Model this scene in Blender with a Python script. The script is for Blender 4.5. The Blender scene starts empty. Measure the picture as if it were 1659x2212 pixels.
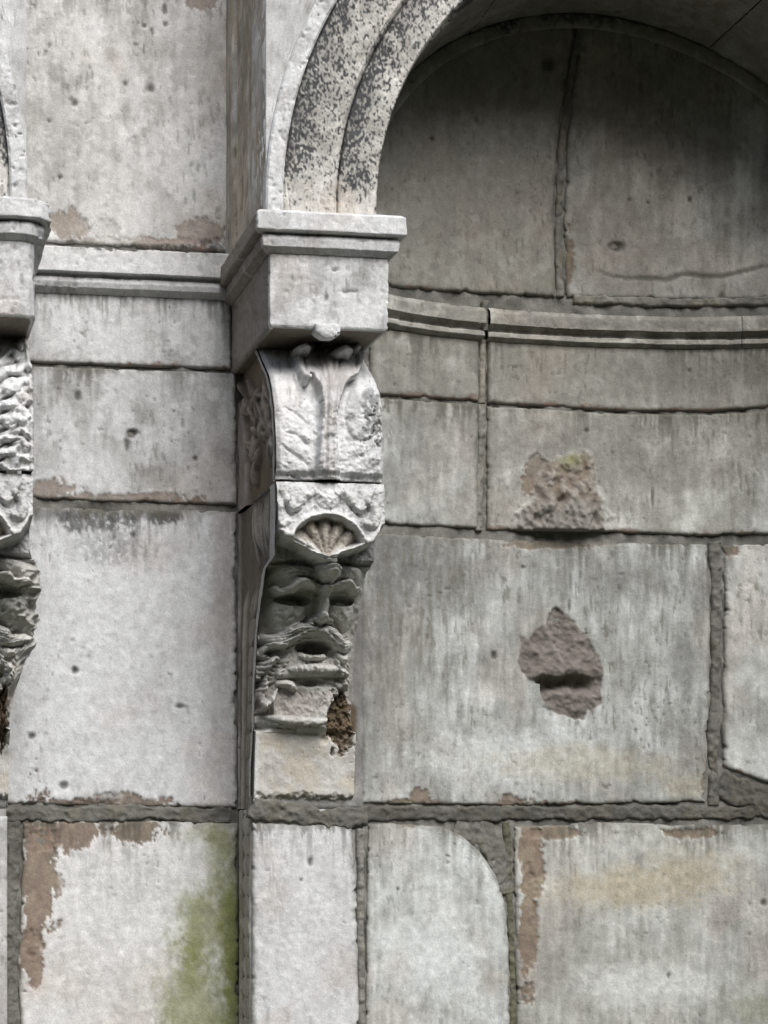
import bpy, math
import numpy as np

# ------------------------------------------------------------------ camera, sky, light
F, PX, PY, PSI, D, EYE = 4600.0, 485.0, 1800.0, math.radians(9.8), 5.25, 1.6
W0, H0 = 1659.0, 2212.0
sc = bpy.context.scene
cam_d = bpy.data.cameras.new('camera'); cam = bpy.data.objects.new('camera', cam_d)
sc.collection.objects.link(cam); sc.camera = cam
cam.location = (0, -D, EYE); cam.rotation_euler = (math.radians(90), 0, -PSI)
cam_d.sensor_fit = 'VERTICAL'; cam_d.sensor_height = 36; cam_d.lens = F / H0 * 36
cam_d.shift_x = (W0 / 2 - PX) / H0; cam_d.shift_y = (PY - H0 / 2) / H0
cam_d.clip_start = 0.05; cam_d.clip_end = 3000

SUN_EL, SUN_AZ = math.radians(45), math.radians(168)     # azimuth measured from +Y, clockwise seen from above
world = bpy.data.worlds.new('World'); sc.world = world; world.use_nodes = True
wn = world.node_tree; bg = wn.nodes['Background']
sky = wn.nodes.new('ShaderNodeTexSky'); sky.sky_type = 'NISHITA'; sky.sun_disc = False
sky.sun_elevation = SUN_EL; sky.sun_rotation = SUN_AZ; sky.dust_density = 4.0; sky.ozone_density = 1.0; sky.air_density = 1.0
wn.links.new(sky.outputs[0], bg.inputs[0]); bg.inputs[1].default_value = 0.05
sl = bpy.data.lights.new('sun', 'SUN'); sl.energy = 1.5; sl.angle = math.radians(40); sl.color = (0.975, 0.99, 1.0)
so = bpy.data.objects.new('sun', sl); sc.collection.objects.link(so)
sd = np.array([math.sin(SUN_AZ) * math.cos(SUN_EL), math.cos(SUN_AZ) * math.cos(SUN_EL), math.sin(SUN_EL)])
from mathutils import Vector
so.rotation_euler = Vector(sd).to_track_quat('Z', 'Y').to_euler(); so.location = (0, -8, 9)
sc.view_settings.view_transform = 'Standard'; sc.view_settings.look = 'None'
sc.view_settings.exposure = 1.12; sc.view_settings.gamma = 1.0; sc.view_settings.use_curve_mapping = False

# ------------------------------------------------------------------ geometry of the place
cs, sn = math.cos(PSI), math.sin(PSI)
def place(px, py, Y):                      # a measured point of the photograph, standing on the plane Y -> X, Z
    px = np.asarray(px, float); py = np.asarray(py, float); Yr = D + np.asarray(Y, float)
    X = Yr * np.tan(PSI + np.arctan((px - PX) / F)); dep = X * sn + Yr * cs
    return X, (PY - py) * dep / F + EYE
def meas(X, Y, Z):                         # the inverse: only used as a 2-D coordinate for wear and relief
    Yr = D + Y; dep = X * sn + Yr * cs
    return PX + F * (X * cs - Yr * sn) / dep, PY - F * (Z - EYE) / dep
def Xat(px, Y): return float(place(px, PY, Y)[0])
def Zat(py, Y, px=711): return float(place(px, py, Y)[1])

# ------------------------------------------------------------------ numpy noise
def _hash(ix, iy, seed):
    h = (ix.astype(np.int64) * 374761393 + iy.astype(np.int64) * 668265263 + seed * 1442695041) & 0xFFFFFFFF
    h = ((h ^ (h >> 13)) * 1274126177) & 0xFFFFFFFF
    h = h ^ (h >> 16)
    return (h & 0xFFFFFF) / float(0xFFFFFF)
def vn(x, y, seed=0):
    x = np.asarray(x, float); y = np.asarray(y, float)
    ix = np.floor(x); iy = np.floor(y); fx = x - ix; fy = y - iy
    fx = fx * fx * (3 - 2 * fx); fy = fy * fy * (3 - 2 * fy)
    a = _hash(ix, iy, seed); b = _hash(ix + 1, iy, seed); c = _hash(ix, iy + 1, seed); d = _hash(ix + 1, iy + 1, seed)
    return (a + (b - a) * fx) * (1 - fy) + (c + (d - c) * fx) * fy
def fbm(x, y, seed=0, o=4):
    s = 0; a = 0.5; t = 0
    for k in range(o):
        s = s + a * vn(x, y, seed + 17 * k); t += a; a *= 0.55
        x, y = 1.71 * x + 1.07 * y + 13.7, 1.71 * y - 1.07 * x + 5.1
    return s / t
def sfbm(x, y, seed=0, o=4):               # not rotated: keeps streaks upright
    s = 0; a = 0.5; t = 0
    for k in range(o):
        s = s + a * vn(x + 31 * k, y + 17 * k, seed + 17 * k); t += a; a *= 0.6; x = x * 2.03; y = y * 2.03
    return s / t
def sm(a, b, x): t = np.clip((x - a) / (b - a), 0, 1); return t * t * (3 - 2 * t)
def lerp(a, b, m): return a + (b - a) * m

# ------------------------------------------------------------------ wear: stains, flaked crust, lichen, pits of the stones
C_GREY = np.array([.315, .31, .295]); C_WHITE = np.array([.675, .68, .68]); C_PINK = np.array([.43, .385, .36])
C_BROWN = np.array([.245, .185, .15]); C_BLACK = np.array([.045, .047, .05]); C_MOSS = np.array([.205, .225, .085])
C_OCHRE = np.array([.47, .41, .31]); C_DIRT = np.array([.15, .145, .12]); C_RUST = np.array([.118, .088, .058]); C_DGREY = np.array([.20, .195, .19])
STAIN = []          # kind, cx, cy, rx, ry, strength, raggedness, streak
def stain(kind, cx, cy, rx, ry, s=1.0, rag=.5, streak=1.0): STAIN.append((kind, cx, cy, rx, ry, s, rag, streak))
PIT = []
def pit(cx, cy, r, dep=.008, ry=None): PIT.append((cx, cy, r, ry or r, dep))
KC = dict(brown=C_BROWN, black=C_BLACK, moss=C_MOSS, ochre=C_OCHRE, pink=C_PINK, white=C_WHITE, grey=C_GREY, dirt=C_DIRT, rust=C_RUST, dgrey=C_DGREY)

def wear(px, py, tone=0.0, seed=0, streak=.3, niche=False, mott=1.0):
    """albedo and relief of a weathered limestone skin at (px, py)"""
    n1 = fbm(px / 170, py / 190, 3 + seed, 3); n2 = fbm(px / 46, py / 60, 7 + seed, 4)
    st = sfbm(px / 9, py / 95, 11, 3); sp = fbm(px / 5.5, py / 7, 19, 3); n4 = fbm(px / 14, py / 17, 57, 3)
    m = sm(.28, .72, (.45 * n1 + .45 * n2) * (.45 + .55 * mott) + .247 * (1 - mott) + .12 * st + tone)
    col = lerp(C_GREY, C_WHITE, m[..., None])
    pk = sm(.52, .75, fbm(px / 120, py / 150, 29, 3)) * .55
    col = lerp(col, C_PINK * (0.8 + .5 * m[..., None]), pk[..., None])
    col = col * (1 + .22 * (sp - .5) + .26 * (n4 - .5) + streak * .5 * (st - .5))[..., None]
    h = .0030 * (n2 - .5) + .0014 * (n4 - .5) + .0012 * (sp - .5) + .0016 * streak * (st - .5)
    bl = fbm(px / 38, py / 52, 33 + seed, 5)
    w_ = sm(.555, .60, bl + .05 * (sp - .5)); col = lerp(col, C_WHITE * 1.03, (mott * (.12 if niche else .24) * w_)[..., None]); h = h + .0007 * w_
    b_ = sm(.44, .385, bl + .06 * (sp - .5)); col = lerp(col, C_GREY * .92, (mott * (.16 if niche else .32) * b_)[..., None]); h = h - .0007 * b_
    # upright dark weather flecks
    fl = (.35 + .65 * mott) * sm(.67, .78, sfbm(px / 5.5, py / 24, 41, 2)) * sm(.45, .62, fbm(px / 85, py / 85, 43 + seed, 3))
    col = lerp(col, C_DIRT, (fl * (.30 + streak * .5))[..., None]); h = h - .0012 * fl
    # fine holes
    ph = sm(.86, .93, vn(px / 6.0 + .4 * n2, py / 8.0, 61 + seed)) * sm(.54, .70, fbm(px / 75, py / 80, 67 + seed, 3))
    col = lerp(col, C_DIRT * .7, (ph * .6)[..., None]); h = h - .0035 * ph
    for kind, cx, cy, rx, ry, s, rag, sk in STAIN:
        dx = (px - cx) / rx; dy = (py - cy) / ry
        if np.min(dx * dx + dy * dy) > 5: continue
        r = np.sqrt(dx * dx + dy * dy)
        soft = kind in ('moss', 'white', 'grey', 'pink', 'ochre', 'dgrey')
        nz = (fbm(px / 26, py / (26 * sk), 71, 4) - .5) * 1.6 + (sfbm(px / 6, py / (6 * sk), 73, 2) - .5) * .9
        v = 1 - r + rag * nz
        k = sm(-.1, .75, v) if soft else sm(0, .09, v)
        if kind == 'black': k = sm(.0, .35, v) * sm(.36, .58, fbm(px / 5, py / 8.5, 83, 3) + .16 * v)
        if kind == 'moss': k = k * (.62 + .5 * n2)
        k = np.clip(k * s, 0, 1)
        c = KC[kind] * (1 + .35 * (n4 - .5) + .3 * (sp - .5))[..., None]
        col = lerp(col, c, k[..., None])
        if kind == 'brown': h = h - .0045 * k + .003 * k * (n2 - .5); col = lerp(col, C_OCHRE * .62, (k * .5 * sm(.45, .65, n4))[..., None]); col = lerp(col, C_DIRT, (k * .35 * sm(.45, .3, n2))[..., None])
        if kind in ('black', 'moss'): h = h + .0012 * k
    for cx, cy, rx, ry, dep in PIT:
        dx = (px - cx) / rx; dy = (py - cy) / ry; q = dx * dx + dy * dy
        if q.min() > 9: continue
        g = np.exp(-(q * (1 + .9 * (sp - .5))) ** 2)
        h = h - dep * g; col = lerp(col, C_DIRT * .45, (.8 * g)[..., None])
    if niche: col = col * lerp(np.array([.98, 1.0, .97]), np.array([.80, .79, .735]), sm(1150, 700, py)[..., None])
    return col, h

# ------------------------------------------------------------------ materials
def stone_mat(name, rough=.92, bump=.35, scale=1.0, tint=None):
    m = bpy.data.materials.new(name); m.use_nodes = True; nt = m.node_tree; b = nt.nodes['Principled BSDF']
    N = nt.nodes.new; L = nt.links.new
    at = N('ShaderNodeAttribute'); at.attribute_name = 'albedo'
    tc = N('ShaderNodeTexCoord')
    n1 = N('ShaderNodeTexNoise'); n1.inputs['Scale'].default_value = 210 * scale; n1.inputs['Detail'].default_value = 6; n1.inputs['Roughness'].default_value = .7
    n2 = N('ShaderNodeTexNoise'); n2.inputs['Scale'].default_value = 38 * scale; n2.inputs['Detail'].default_value = 5
    for n in (n1, n2): L(tc.outputs['Object'], n.inputs['Vector'])
    mr = N('ShaderNodeMapRange'); mr.inputs[1].default_value = .25; mr.inputs[2].default_value = .75; mr.inputs[3].default_value = .72; mr.inputs[4].default_value = 1.26
    mr2 = N('ShaderNodeMapRange'); mr2.inputs[1].default_value = .25; mr2.inputs[2].default_value = .75; mr2.inputs[3].default_value = .88; mr2.inputs[4].default_value = 1.12
    L(n1.outputs['Fac'], mr.inputs[0]); L(n2.outputs['Fac'], mr2.inputs[0])
    mu = N('ShaderNodeMath'); mu.operation = 'MULTIPLY'; L(mr.outputs[0], mu.inputs[0]); L(mr2.outputs[0], mu.inputs[1])
    vm = N('ShaderNodeVectorMath'); vm.operation = 'SCALE'
    if tint is None: L(at.outputs['Color'], vm.inputs[0])
    else: vm.inputs[0].default_value = tint
    L(mu.outputs[0], vm.inputs['Scale']); L(vm.outputs[0], b.inputs['Base Color'])
    b.inputs['Roughness'].default_value = rough
    if 'Specular IOR Level' in b.inputs: b.inputs['Specular IOR Level'].default_value = .25
    ad = N('ShaderNodeMath'); ad.operation = 'ADD'; L(n1.outputs['Fac'], ad.inputs[0]); L(n2.outputs['Fac'], ad.inputs[1])
    bp = N('ShaderNodeBump'); bp.inputs['Strength'].default_value = bump; bp.inputs['Distance'].default_value = .004
    L(ad.outputs[0], bp.inputs['Height']); L(bp.outputs[0], b.inputs['Normal'])
    return m
M_STONE = stone_mat('limestone'); M_MORTAR = stone_mat('mortar', .97, .7, .8); M_CARVE = stone_mat('carved_limestone', .9, .3, 1.3)

# ------------------------------------------------------------------ scene helpers
COL = sc.collection
def thing(name, label, cat, loc=(0, 0, 0), group=None):
    o = bpy.data.objects.new(name, None); COL.objects.link(o); o.location = loc; o.empty_display_size = .1
    o['label'] = label; o['category'] = cat
    if group: o['group'] = group
    return o
def link(name, me, mat, parent, label=None):
    o = bpy.data.objects.new(name, me); COL.objects.link(o); me.materials.append(mat)
    if parent is not None:
        o.parent = parent; off = parent.matrix_world.translation if parent.parent is None else None
        base = parent
        ox = oy = oz = 0
        while base is not None: ox += base.location.x; oy += base.location.y; oz += base.location.z; base = base.parent
        n = len(me.vertices); co = np.empty(n * 3, np.float32); me.vertices.foreach_get('co', co)
        co.reshape(-1, 3)[:] -= (ox, oy, oz); me.vertices.foreach_set('co', co)
    if label: o['label'] = label
    me.update(); return o
def raw_mesh(name, V, Q, C):
    me = bpy.data.meshes.new(name)
    V = np.ascontiguousarray(V, np.float32); Q = np.ascontiguousarray(Q, np.int32); nv, nq = len(V), len(Q)
    me.vertices.add(nv); me.vertices.foreach_set('co', V.ravel())
    me.loops.add(nq * 4); me.loops.foreach_set('vertex_index', Q.ravel())
    me.polygons.add(nq); me.polygons.foreach_set('loop_start', np.arange(nq, dtype=np.int32) * 4)
    me.polygons.foreach_set('loop_total', np.full(nq, 4, np.int32))
    me.polygons.foreach_set('use_smooth', np.ones(nq, bool))
    me.update(calc_edges=True)
    a = me.attributes.new('albedo', 'FLOAT_COLOR', 'POINT')
    c4 = np.ones((nv, 4), np.float32); c4[:, :3] = np.clip(C, .01, .85); a.data.foreach_set('color', c4.ravel())
    return me
def quads(n, m, flip=False):
    i = np.arange(n * m).reshape(n, m)
    a, b, c, d = i[:-1, :-1], i[:-1, 1:], i[1:, 1:], i[1:, :-1]
    q = np.stack([a, d, c, b] if not flip else [a, b, c, d], -1).reshape(-1, 4)
    return q
def pad(a): return np.pad(a, [(1, 1), (1, 1)] + [(0, 0)] * (a.ndim - 2), 'edge')
def grid_obj(name, parent, P, col, mat=M_STONE, back=None, flip=False, label=None):
    """P: (n, m, 3); back: vector by which a skirt round the border is pushed inwards"""
    if back is not None:
        n, m, _ = P.shape; P2 = pad(P); C2 = pad(col); b = np.asarray(back, float)
        msk = np.ones((n + 2, m + 2), bool); msk[1:-1, 1:-1] = False
        P2[msk] += b; P, col = P2, C2
    n, m, _ = P.shape
    return link(name, raw_mesh(name, P.reshape(-1, 3), quads(n, m, flip), col.reshape(-1, 3)), mat, parent, label)
def along(pts, n):
    p = np.asarray(pts, float); d = np.r_[0, np.cumsum(np.hypot(*np.diff(p, axis=0).T))]
    t = np.linspace(0, d[-1], n); return np.stack([np.interp(t, d, p[:, 0]), np.interp(t, d, p[:, 1])], -1)

NX0 = Xat(1430, .03); NR = NX0 - Xat(817, .03); ZSPR = Zat(446, .03, 817)
NXL = Xat(852, 0); NRL = NX0 - NXL
def niche_Y(X):
    u = np.clip(np.abs((X - NX0) / (NRL + .02)), 0, 1.0); return .42 + .20 * (1 - u ** 2.6)
def on_surface(px, py, surf):
    if not callable(surf): Y = np.full(np.shape(px), float(surf)); X, Z = place(px, py, Y); return X, Y, Z
    Y = np.full(np.shape(px), .5)
    for _ in range(14): X, Z = place(px, py, Y); Y = surf(X)
    return X, Y, Z

SEED = [0]
def block(name, parent, top, bot, left=None, right=None, surf=0.0, tone=0.0, step=3.6, wob=2.0, rnd=6, rdep=.006, proud=0.0,
          streak=.3, depth=.05, extra=None, niche=False, edge_dirt=.55, mat=M_STONE, label=None, drip=.9, mott=1.0):
    """one ashlar stone: an irregular four-sided outline measured on the wall, rounded arrises, weathered face"""
    SEED[0] += 1; sd_ = SEED[0]
    top, bot = np.asarray(top, float), np.asarray(bot, float)
    left = np.asarray(left if left is not None else [top[0], bot[0]], float)
    right = np.asarray(right if right is not None else [top[-1], bot[-1]], float)
    w = max(np.ptp(np.r_[top[:, 0], bot[:, 0]]), 8); hh = max(np.ptp(np.r_[left[:, 1], right[:, 1]]), 8)
    m = max(int(w / step), 4) + 1; n = max(int(hh / step), 4) + 1
    T, B, L, R = along(top, m), along(bot, m), along(left, n), along(right, n)
    def wobble(c, k, ax):
        t = np.arange(len(c)) * step; e = np.minimum(np.arange(len(c)), np.arange(len(c))[::-1]) / 3.0
        nz = (fbm(t / 40 + 9.1 * sd_, t * 0 + k, 5, 4) - .5) * 2.7 * wob + np.minimum(0, fbm(t / 16 + 3.3 * sd_, t * 0 + k, 15, 2) - .36) * (9 * wob) * k_sign[k]
        c[:, ax] += nz * np.clip(e, 0, 1)
    k_sign = {1: -1, 2: 1, 3: -1, 4: 1}
    wobble(T, 1, 1); wobble(B, 2, 1); wobble(L, 3, 0); wobble(R, 4, 0)
    s = np.linspace(0, 1, m)[None, :, None]; t = np.linspace(0, 1, n)[:, None, None]
    G = (1 - t) * T[None] + t * B[None] + (1 - s) * L[:, None] + s * R[:, None] \
        - ((1 - s) * (1 - t) * T[0] + s * (1 - t) * T[-1] + (1 - s) * t * B[0] + s * t * B[-1])
    px, py = G[..., 0], G[..., 1]
    dx = np.minimum(px - L[:, :1], R[:, :1] - px); dy = np.minimum(py - T[None, :, 1], B[None, :, 1] - py)
    dx = np.clip(dx, 0, None); dy = np.clip(dy, 0, None)
    rr = rnd * (0.6 + 1.1 * fbm(px / 30, py / 30, 91 + sd_, 3))
    ed = rr - np.hypot(np.clip(rr - dx, 0, None), np.clip(rr - dy, 0, None))
    q = np.clip(1 - ed / rr, 0, 1)
    col, h = wear(px, py, tone, sd_ * 3, streak, niche, mott)
    rg_ = np.random.default_rng(sd_ * 7 + 1); col = col * (1 + .10 * (rg_.random() - .5)) * (1 + np.array([.02, 0, -.03]) * (rg_.random() * 1.2 - .6))
    dd = np.minimum(dx, dy) + 8 * (fbm(px / 12, py / 12, 97, 3) - .5) * 2
    col = lerp(col, C_DIRT, (edge_dirt * sm(12, 0, dd))[..., None])
    dyT = np.clip(py - T[None, :, 1], 0, None); sk_ = sfbm(px / 7, py / 80, 99 + sd_, 3)
    dr = sm(.50, .68, sk_ + .22 * np.exp(-dyT / 22)) * np.exp(-dyT / (40 + 40 * fbm(px / 60, py * 0, 101 + sd_, 2))) * sm(.35, .6, fbm(px / 90, py / 200, 103 + sd_, 3))
    col = lerp(col, C_DIRT * .75, (np.clip(dr * drip, 0, .85))[..., None])
    dyB = np.clip(B[None, :, 1] - py, 0, None); pb = sm(0, .1, fbm(px / 20, py / 30, 105 + sd_, 4) * 1.5 - .62 - dyB / 26) * sm(.45, .55, fbm(px / 70, py * 0, 107 + sd_, 3))
    col = lerp(col, C_BROWN * (.85 + .5 * sk_)[..., None], (pb * .85 * (drip > 0))[..., None]); h = h - .002 * pb
    h = h + proud - rdep * (1 - np.sqrt(np.clip(1 - q * q, 0, 1)))
    if extra: col, h = extra(px, py, col, h)
    if callable(surf): X, Y, Z = on_surface(px, py, surf)
    else:
        Y = np.full(px.shape, float(surf)); X, Z = place(px, py, Y)
    P = np.stack([X, Y - h, Z], -1)
    return grid_obj(name, parent, P, col, mat, back=(0, depth, 0), label=label)

def mortar_bed(parent, x0, x1, y0, y1, surf, rec=.014, step=6.5, tint=1.0, amp=.010):
    m = int((x1 - x0) / step) + 1; n = int((y1 - y0) / step) + 1
    px, py = np.meshgrid(np.linspace(x0, x1, m), np.linspace(y0, y1, n))
    X, Y, Z = on_surface(px, py, surf)
    a = fbm(px / 22, py / 22, 111, 4); b = fbm(px / 80, py / 80, 113, 3)
    col = lerp(np.array([.12, .118, .105]), np.array([.24, .235, .215]), sm(.3, .7, .6 * a + .4 * b)[..., None]) * tint
    h = -rec + amp * (a - .5) * 2 - .09 * sm(1090, 1130, px) * sm(1330, 1290, px) * sm(1400, 1440, py) * sm(1570, 1530, py)
    return grid_obj('mortar_bed', parent, np.stack([X, Y - h, Z], -1), col, M_MORTAR)
def mortar_strip(parent, pts, width, surf, h=.002, tint=1.0, wob=.3, name='mortar_joint', step=3.2, col0=None):
    p = np.asarray(pts, float); n = max(int(np.hypot(*np.diff(p, axis=0).T).sum() / step), 4); width = width * 1.22; c = along(p, n)
    d = np.gradient(c, axis=0); d /= np.linalg.norm(d, axis=1)[:, None]; nr = np.stack([-d[:, 1], d[:, 0]], -1)
    m = max(int(width / 2.6), 5); s = np.linspace(-1, 1, m)
    k = np.arange(n) * step
    wl = width / 2 * (1 + wob * 2 * (fbm(k / 26, k * 0 + 3, 121 + len(pts), 4) - .5)); ofs = width * .22 * wob * 2 * (fbm(k / 50, k * 0 + 8, 127, 3) - .5) * 2
    G = c[:, None] + nr[:, None] * (s[None, :, None] * wl[:, None, None] + ofs[:, None, None])
    px, py = G[..., 0], G[..., 1]; X, Y, Z = on_surface(px, py, surf)
    a = fbm(px / 12, py / 12, 131, 4)
    hh = h - .003 - .006 * np.abs(s)[None] ** 8 + .008 * (a - .5) * 2 + .004 * (fbm(px / 40, py / 40, 133, 3) - .5)
    c0 = np.array([.15, .146, .132]) if col0 is None else np.array(col0)
    col = c0 * tint * (.65 + .6 * a + .5 * (fbm(px / 70, py / 45, 135, 3) - .35))[..., None] * lerp(np.array([1., 1., 1.]), np.array([1.03, 1.0, .92]), sm(.5, .65, fbm(px / 50, py / 50, 137, 3))[..., None])
    return grid_obj(name, parent, np.stack([X, Y - hh, Z], -1), col, M_MORTAR, back=(0, .03, 0))
def sweep(name, parent, path, prof, tone=0.0, step=.0045, mat=M_STONE, streak=.2, relief=1.0, dirt=None, brown_lim=None):
    """a moulding: profile [(out, z)] run along a plan path [(x, y)] with mitred corners, outward = right of travel"""
    path = np.asarray(path, float); prof = np.asarray(prof, float)
    d = np.diff(path, axis=0); L = np.linalg.norm(d, axis=1); d = d / L[:, None]; nrm = np.stack([d[:, 1], -d[:, 0]], -1)
    vn_ = np.zeros_like(path); vn_[0] = nrm[0]; vn_[-1] = nrm[-1]
    for i in range(1, len(path) - 1):
        b = nrm[i - 1] + nrm[i]; vn_[i] = b / (1 + nrm[i - 1] @ nrm[i])
    pts, nn = [], []
    for i in range(len(d)):
        k = max(int(L[i] / step), 2); t = np.linspace(0, 1, k, endpoint=(i == len(d) - 1))[:, None]
        pts.append(path[i] * (1 - t) + path[i + 1] * t); nn.append(vn_[i] * (1 - t) + vn_[i + 1] * t)
    pts = np.concatenate(pts); nn = np.concatenate(nn)
    pd = np.r_[0, np.cumsum(np.linalg.norm(np.diff(prof, axis=0), axis=1))]; kp = max(int(pd[-1] / step), 6)
    tt = np.unique(np.r_[np.linspace(0, pd[-1], kp), pd]); o = np.interp(tt, pd, prof[:, 0]); z = np.interp(tt, pd, prof[:, 1])
    P = np.empty((len(tt), len(pts), 3)); P[..., 0] = pts[None, :, 0] + nn[None, :, 0] * o[:, None]
    P[..., 1] = pts[None, :, 1] + nn[None, :, 1] * o[:, None]; P[..., 2] = z[:, None]
    px, py = meas(P[..., 0], P[..., 1], P[..., 2])
    SEED[0] += 1; col, h = wear(px, py, tone, SEED[0] * 3, streak)
    if dirt is not None: col, h = dirt(px, py, col, h)
    if brown_lim is not None:
        sd2 = sm(.5, .9, -nn[None, :, 0] + 0 * px) * (pts[None, :, 1] > .02); un = (o[:, None] < brown_lim) + 0 * px
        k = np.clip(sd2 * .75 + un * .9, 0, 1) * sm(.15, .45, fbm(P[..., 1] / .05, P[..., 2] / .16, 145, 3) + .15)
        col = lerp(col, np.array([.175, .145, .112]), k[..., None])  # browner on left-facing sides and on the underside
    chip = np.minimum(0, fbm(px / 15, py / 15, 141 + SEED[0], 3) - .33) * .02
    h = (h + chip) * relief
    P[..., 0] += nn[None, :, 0] * h; P[..., 1] += nn[None, :, 1] * h; P[..., 2] += .4 * h
    return grid_obj(name, parent, P, col, mat)

# ------------------------------------------------------------------ carving helpers (relief sculpted on a fine grid)
def e_bump(px, py, cx, cy, rx, ry, rot=0.0, p=2.0):
    c, s = math.cos(rot), math.sin(rot); x = ((px - cx) * c + (py - cy) * s) / rx; y = (-(px - cx) * s + (py - cy) * c) / ry
    return np.sqrt(np.clip(1 - (x * x + y * y) ** (p / 2), 0, 1))
def g_bump(px, py, cx, cy, rx, ry): return np.exp(-((px - cx) / rx) ** 2 - ((py - cy) / ry) ** 2)
def curve(pts, n=28):
    p = np.asarray(pts, float); t = np.arange(len(p)); tt = np.linspace(0, len(p) - 1, n)
    P = np.vstack([2 * p[0] - p[1], p, 2 * p[-1] - p[-2]]); o = []
    for u in tt:
        i = min(int(u), len(p) - 2); f = u - i; a, b, c, d = P[i:i + 4]
        o.append(.5 * (2 * b + (c - a) * f + (2 * a - 5 * b + 4 * c - d) * f * f + (3 * b - a - 3 * c + d) * f ** 3))
    return np.array(o)
def stroke(px, py, pts, w, taper=.5):
    """rounded ridge along a smooth line; returns 0..1, thinner at the ends"""
    c = curve(pts); n = len(c); best = np.zeros(px.shape)
    x0, y0 = c.min(0) - w * 1.2; x1, y1 = c.max(0) + w * 1.2
    sel = (px > x0) & (px < x1) & (py > y0) & (py < y1)
    if not sel.any(): return best
    qx, qy = px[sel], py[sel]; bb = np.zeros(qx.shape)
    for i in range(n - 1):
        a, b = c[i], c[i + 1]; e = b - a; t = np.clip(((qx - a[0]) * e[0] + (qy - a[1]) * e[1]) / (e @ e + 1e-9), 0, 1)
        d = np.hypot(qx - a[0] - t * e[0], qy - a[1] - t * e[1]); f = (i + t) / (n - 1)
        ww = w * (1 - taper * (2 * f - 1) ** 2)
        bb = np.maximum(bb, np.sqrt(np.clip(1 - (d / ww) ** 2, 0, 1)) * (ww / w))
    best[sel] = bb; return best

# ------------------------------------------------------------------ wear that the photograph shows, by place on the wall
for a in [(150, 485, 40, 32), (235, 500, 24, 36), (430, 500, 60, 25), (440, 4, 42, 20), (300, 525, 150, 14), (105, 1058, 58, 24), (260, 1076, 150, 12),
          (85, 1880, 42, 170), (150, 1800, 80, 42), (300, 1795, 56, 28), (70, 2080, 30, 60), (250, 1733, 110, 18), (150, 1738, 90, 14),
          (905, 1725, 24, 26), (1105, 1735, 26, 18), (1150, 1850, 26, 130), (1140, 2010, 22, 130), (1200, 1800, 70, 14), (1500, 1800, 52, 13),
          (1200, 1172, 110, 14), (1160, 1030, 30, 40), (1225, 560, 14, 70), (880, 1775, 26, 16), (1525, 1690, 14, 22), (1560, 1190, 34, 20), (870, 1735, 30, 12)]:
    stain('brown', *a, .72 if a[1] < 1100 and a[0] < 520 else .95, .75, 1.5)
for a in [(420, 500, 60, 60, .5), (455, 150, 50, 220, .35), (480, 1250, 36, 200, .55), (470, 1000, 46, 120, .45), (480, 1500, 40, 200, .35)]:
    stain('pink', *a[:4], a[4], .5, 2.0)
for a in [(478, 1840, 50, 110, .7), (448, 2010, 92, 130, .9), (425, 2180, 120, 170, .9), (500, 1990, 34, 260, .95), (505, 2100, 22, 200, .9), (420, 1800, 60, 26, .4), (1640, 2180, 100, 60, .35)]:
    stain('moss', *a[:4], a[4], .45, 1.6)
for a in [(240, 1400, 150, 230), (230, 2050, 130, 160), (650, 2050, 90, 180), (640, 950, 40, 90), (790, 930, 40, 90), (260, 1640, 160, 90), (720, 470, 150, 30),
          (210, 745, 45, 60), (1100, 1640, 260, 80), (940, 2050, 120, 150), (1400, 2130, 200, 60), (240, 480, 80, 200), (300, 570, 180, 30), (190, 1900, 60, 90)]:
    stain('white', *a, .75, .5, 1.2)
for a in [(1350, 1920, 230, 55, .75), (1500, 1880, 150, 70, .6), (1250, 1650, 260, 50, .45), (640, 1640, 70, 60, .8), (1480, 1700, 60, 40, .5), (740, 470, 60, 40, .2)]:
    stain('ochre', *a[:4], a[4], .5, 1.0)
for a in [(772, 1450, 22, 420, .9), (860, 1200, 90, 90, .9), (830, 1300, 60, 190, .75), (950, 1230, 110, 120, .6), (1330, 1250, 200, 70, .45), (1500, 1260, 70, 60, .6), (120, 1110, 90, 22, .8), (300, 1110, 150, 20, .7),
          (130, 300, 60, 300, .35), (1250, 980, 300, 120, .5), (900, 960, 90, 130, .5), (1500, 800, 260, 60, .6), (1050, 1250, 60, 120, .4), (1480, 1440, 40, 80, .6), (1380, 700, 320, 20, .5)]:
    stain('dgrey', *a[:4], a[4], .6, 2.2)
for a in [(300, 534, 190, 9, .9), (460, 530, 50, 22, .6), (350, 1115, 50, 26, .8), (200, 1125, 110, 28, .7), (560, 1450, 26, 40, .4), (250, 1170, 100, 60, .35),  # first mark: shadow line and dirt above the string course, painted as colour
          (800, 880, 22, 60, .6), (1640, 20, 60, 80, 1.0), (1500, 10, 200, 30, .8), (1050, 30, 100, 50, .9), (1330, 30, 200, 30, .7)]:
    stain('black', *a[:4], a[4], .45, 1.4)
for a in [(750, 1560, 26, 50), (742, 1610, 22, 40), (728, 1590, 16, 40)]:
    stain('rust', *a, 1.0, .5, 1.2)
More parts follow.
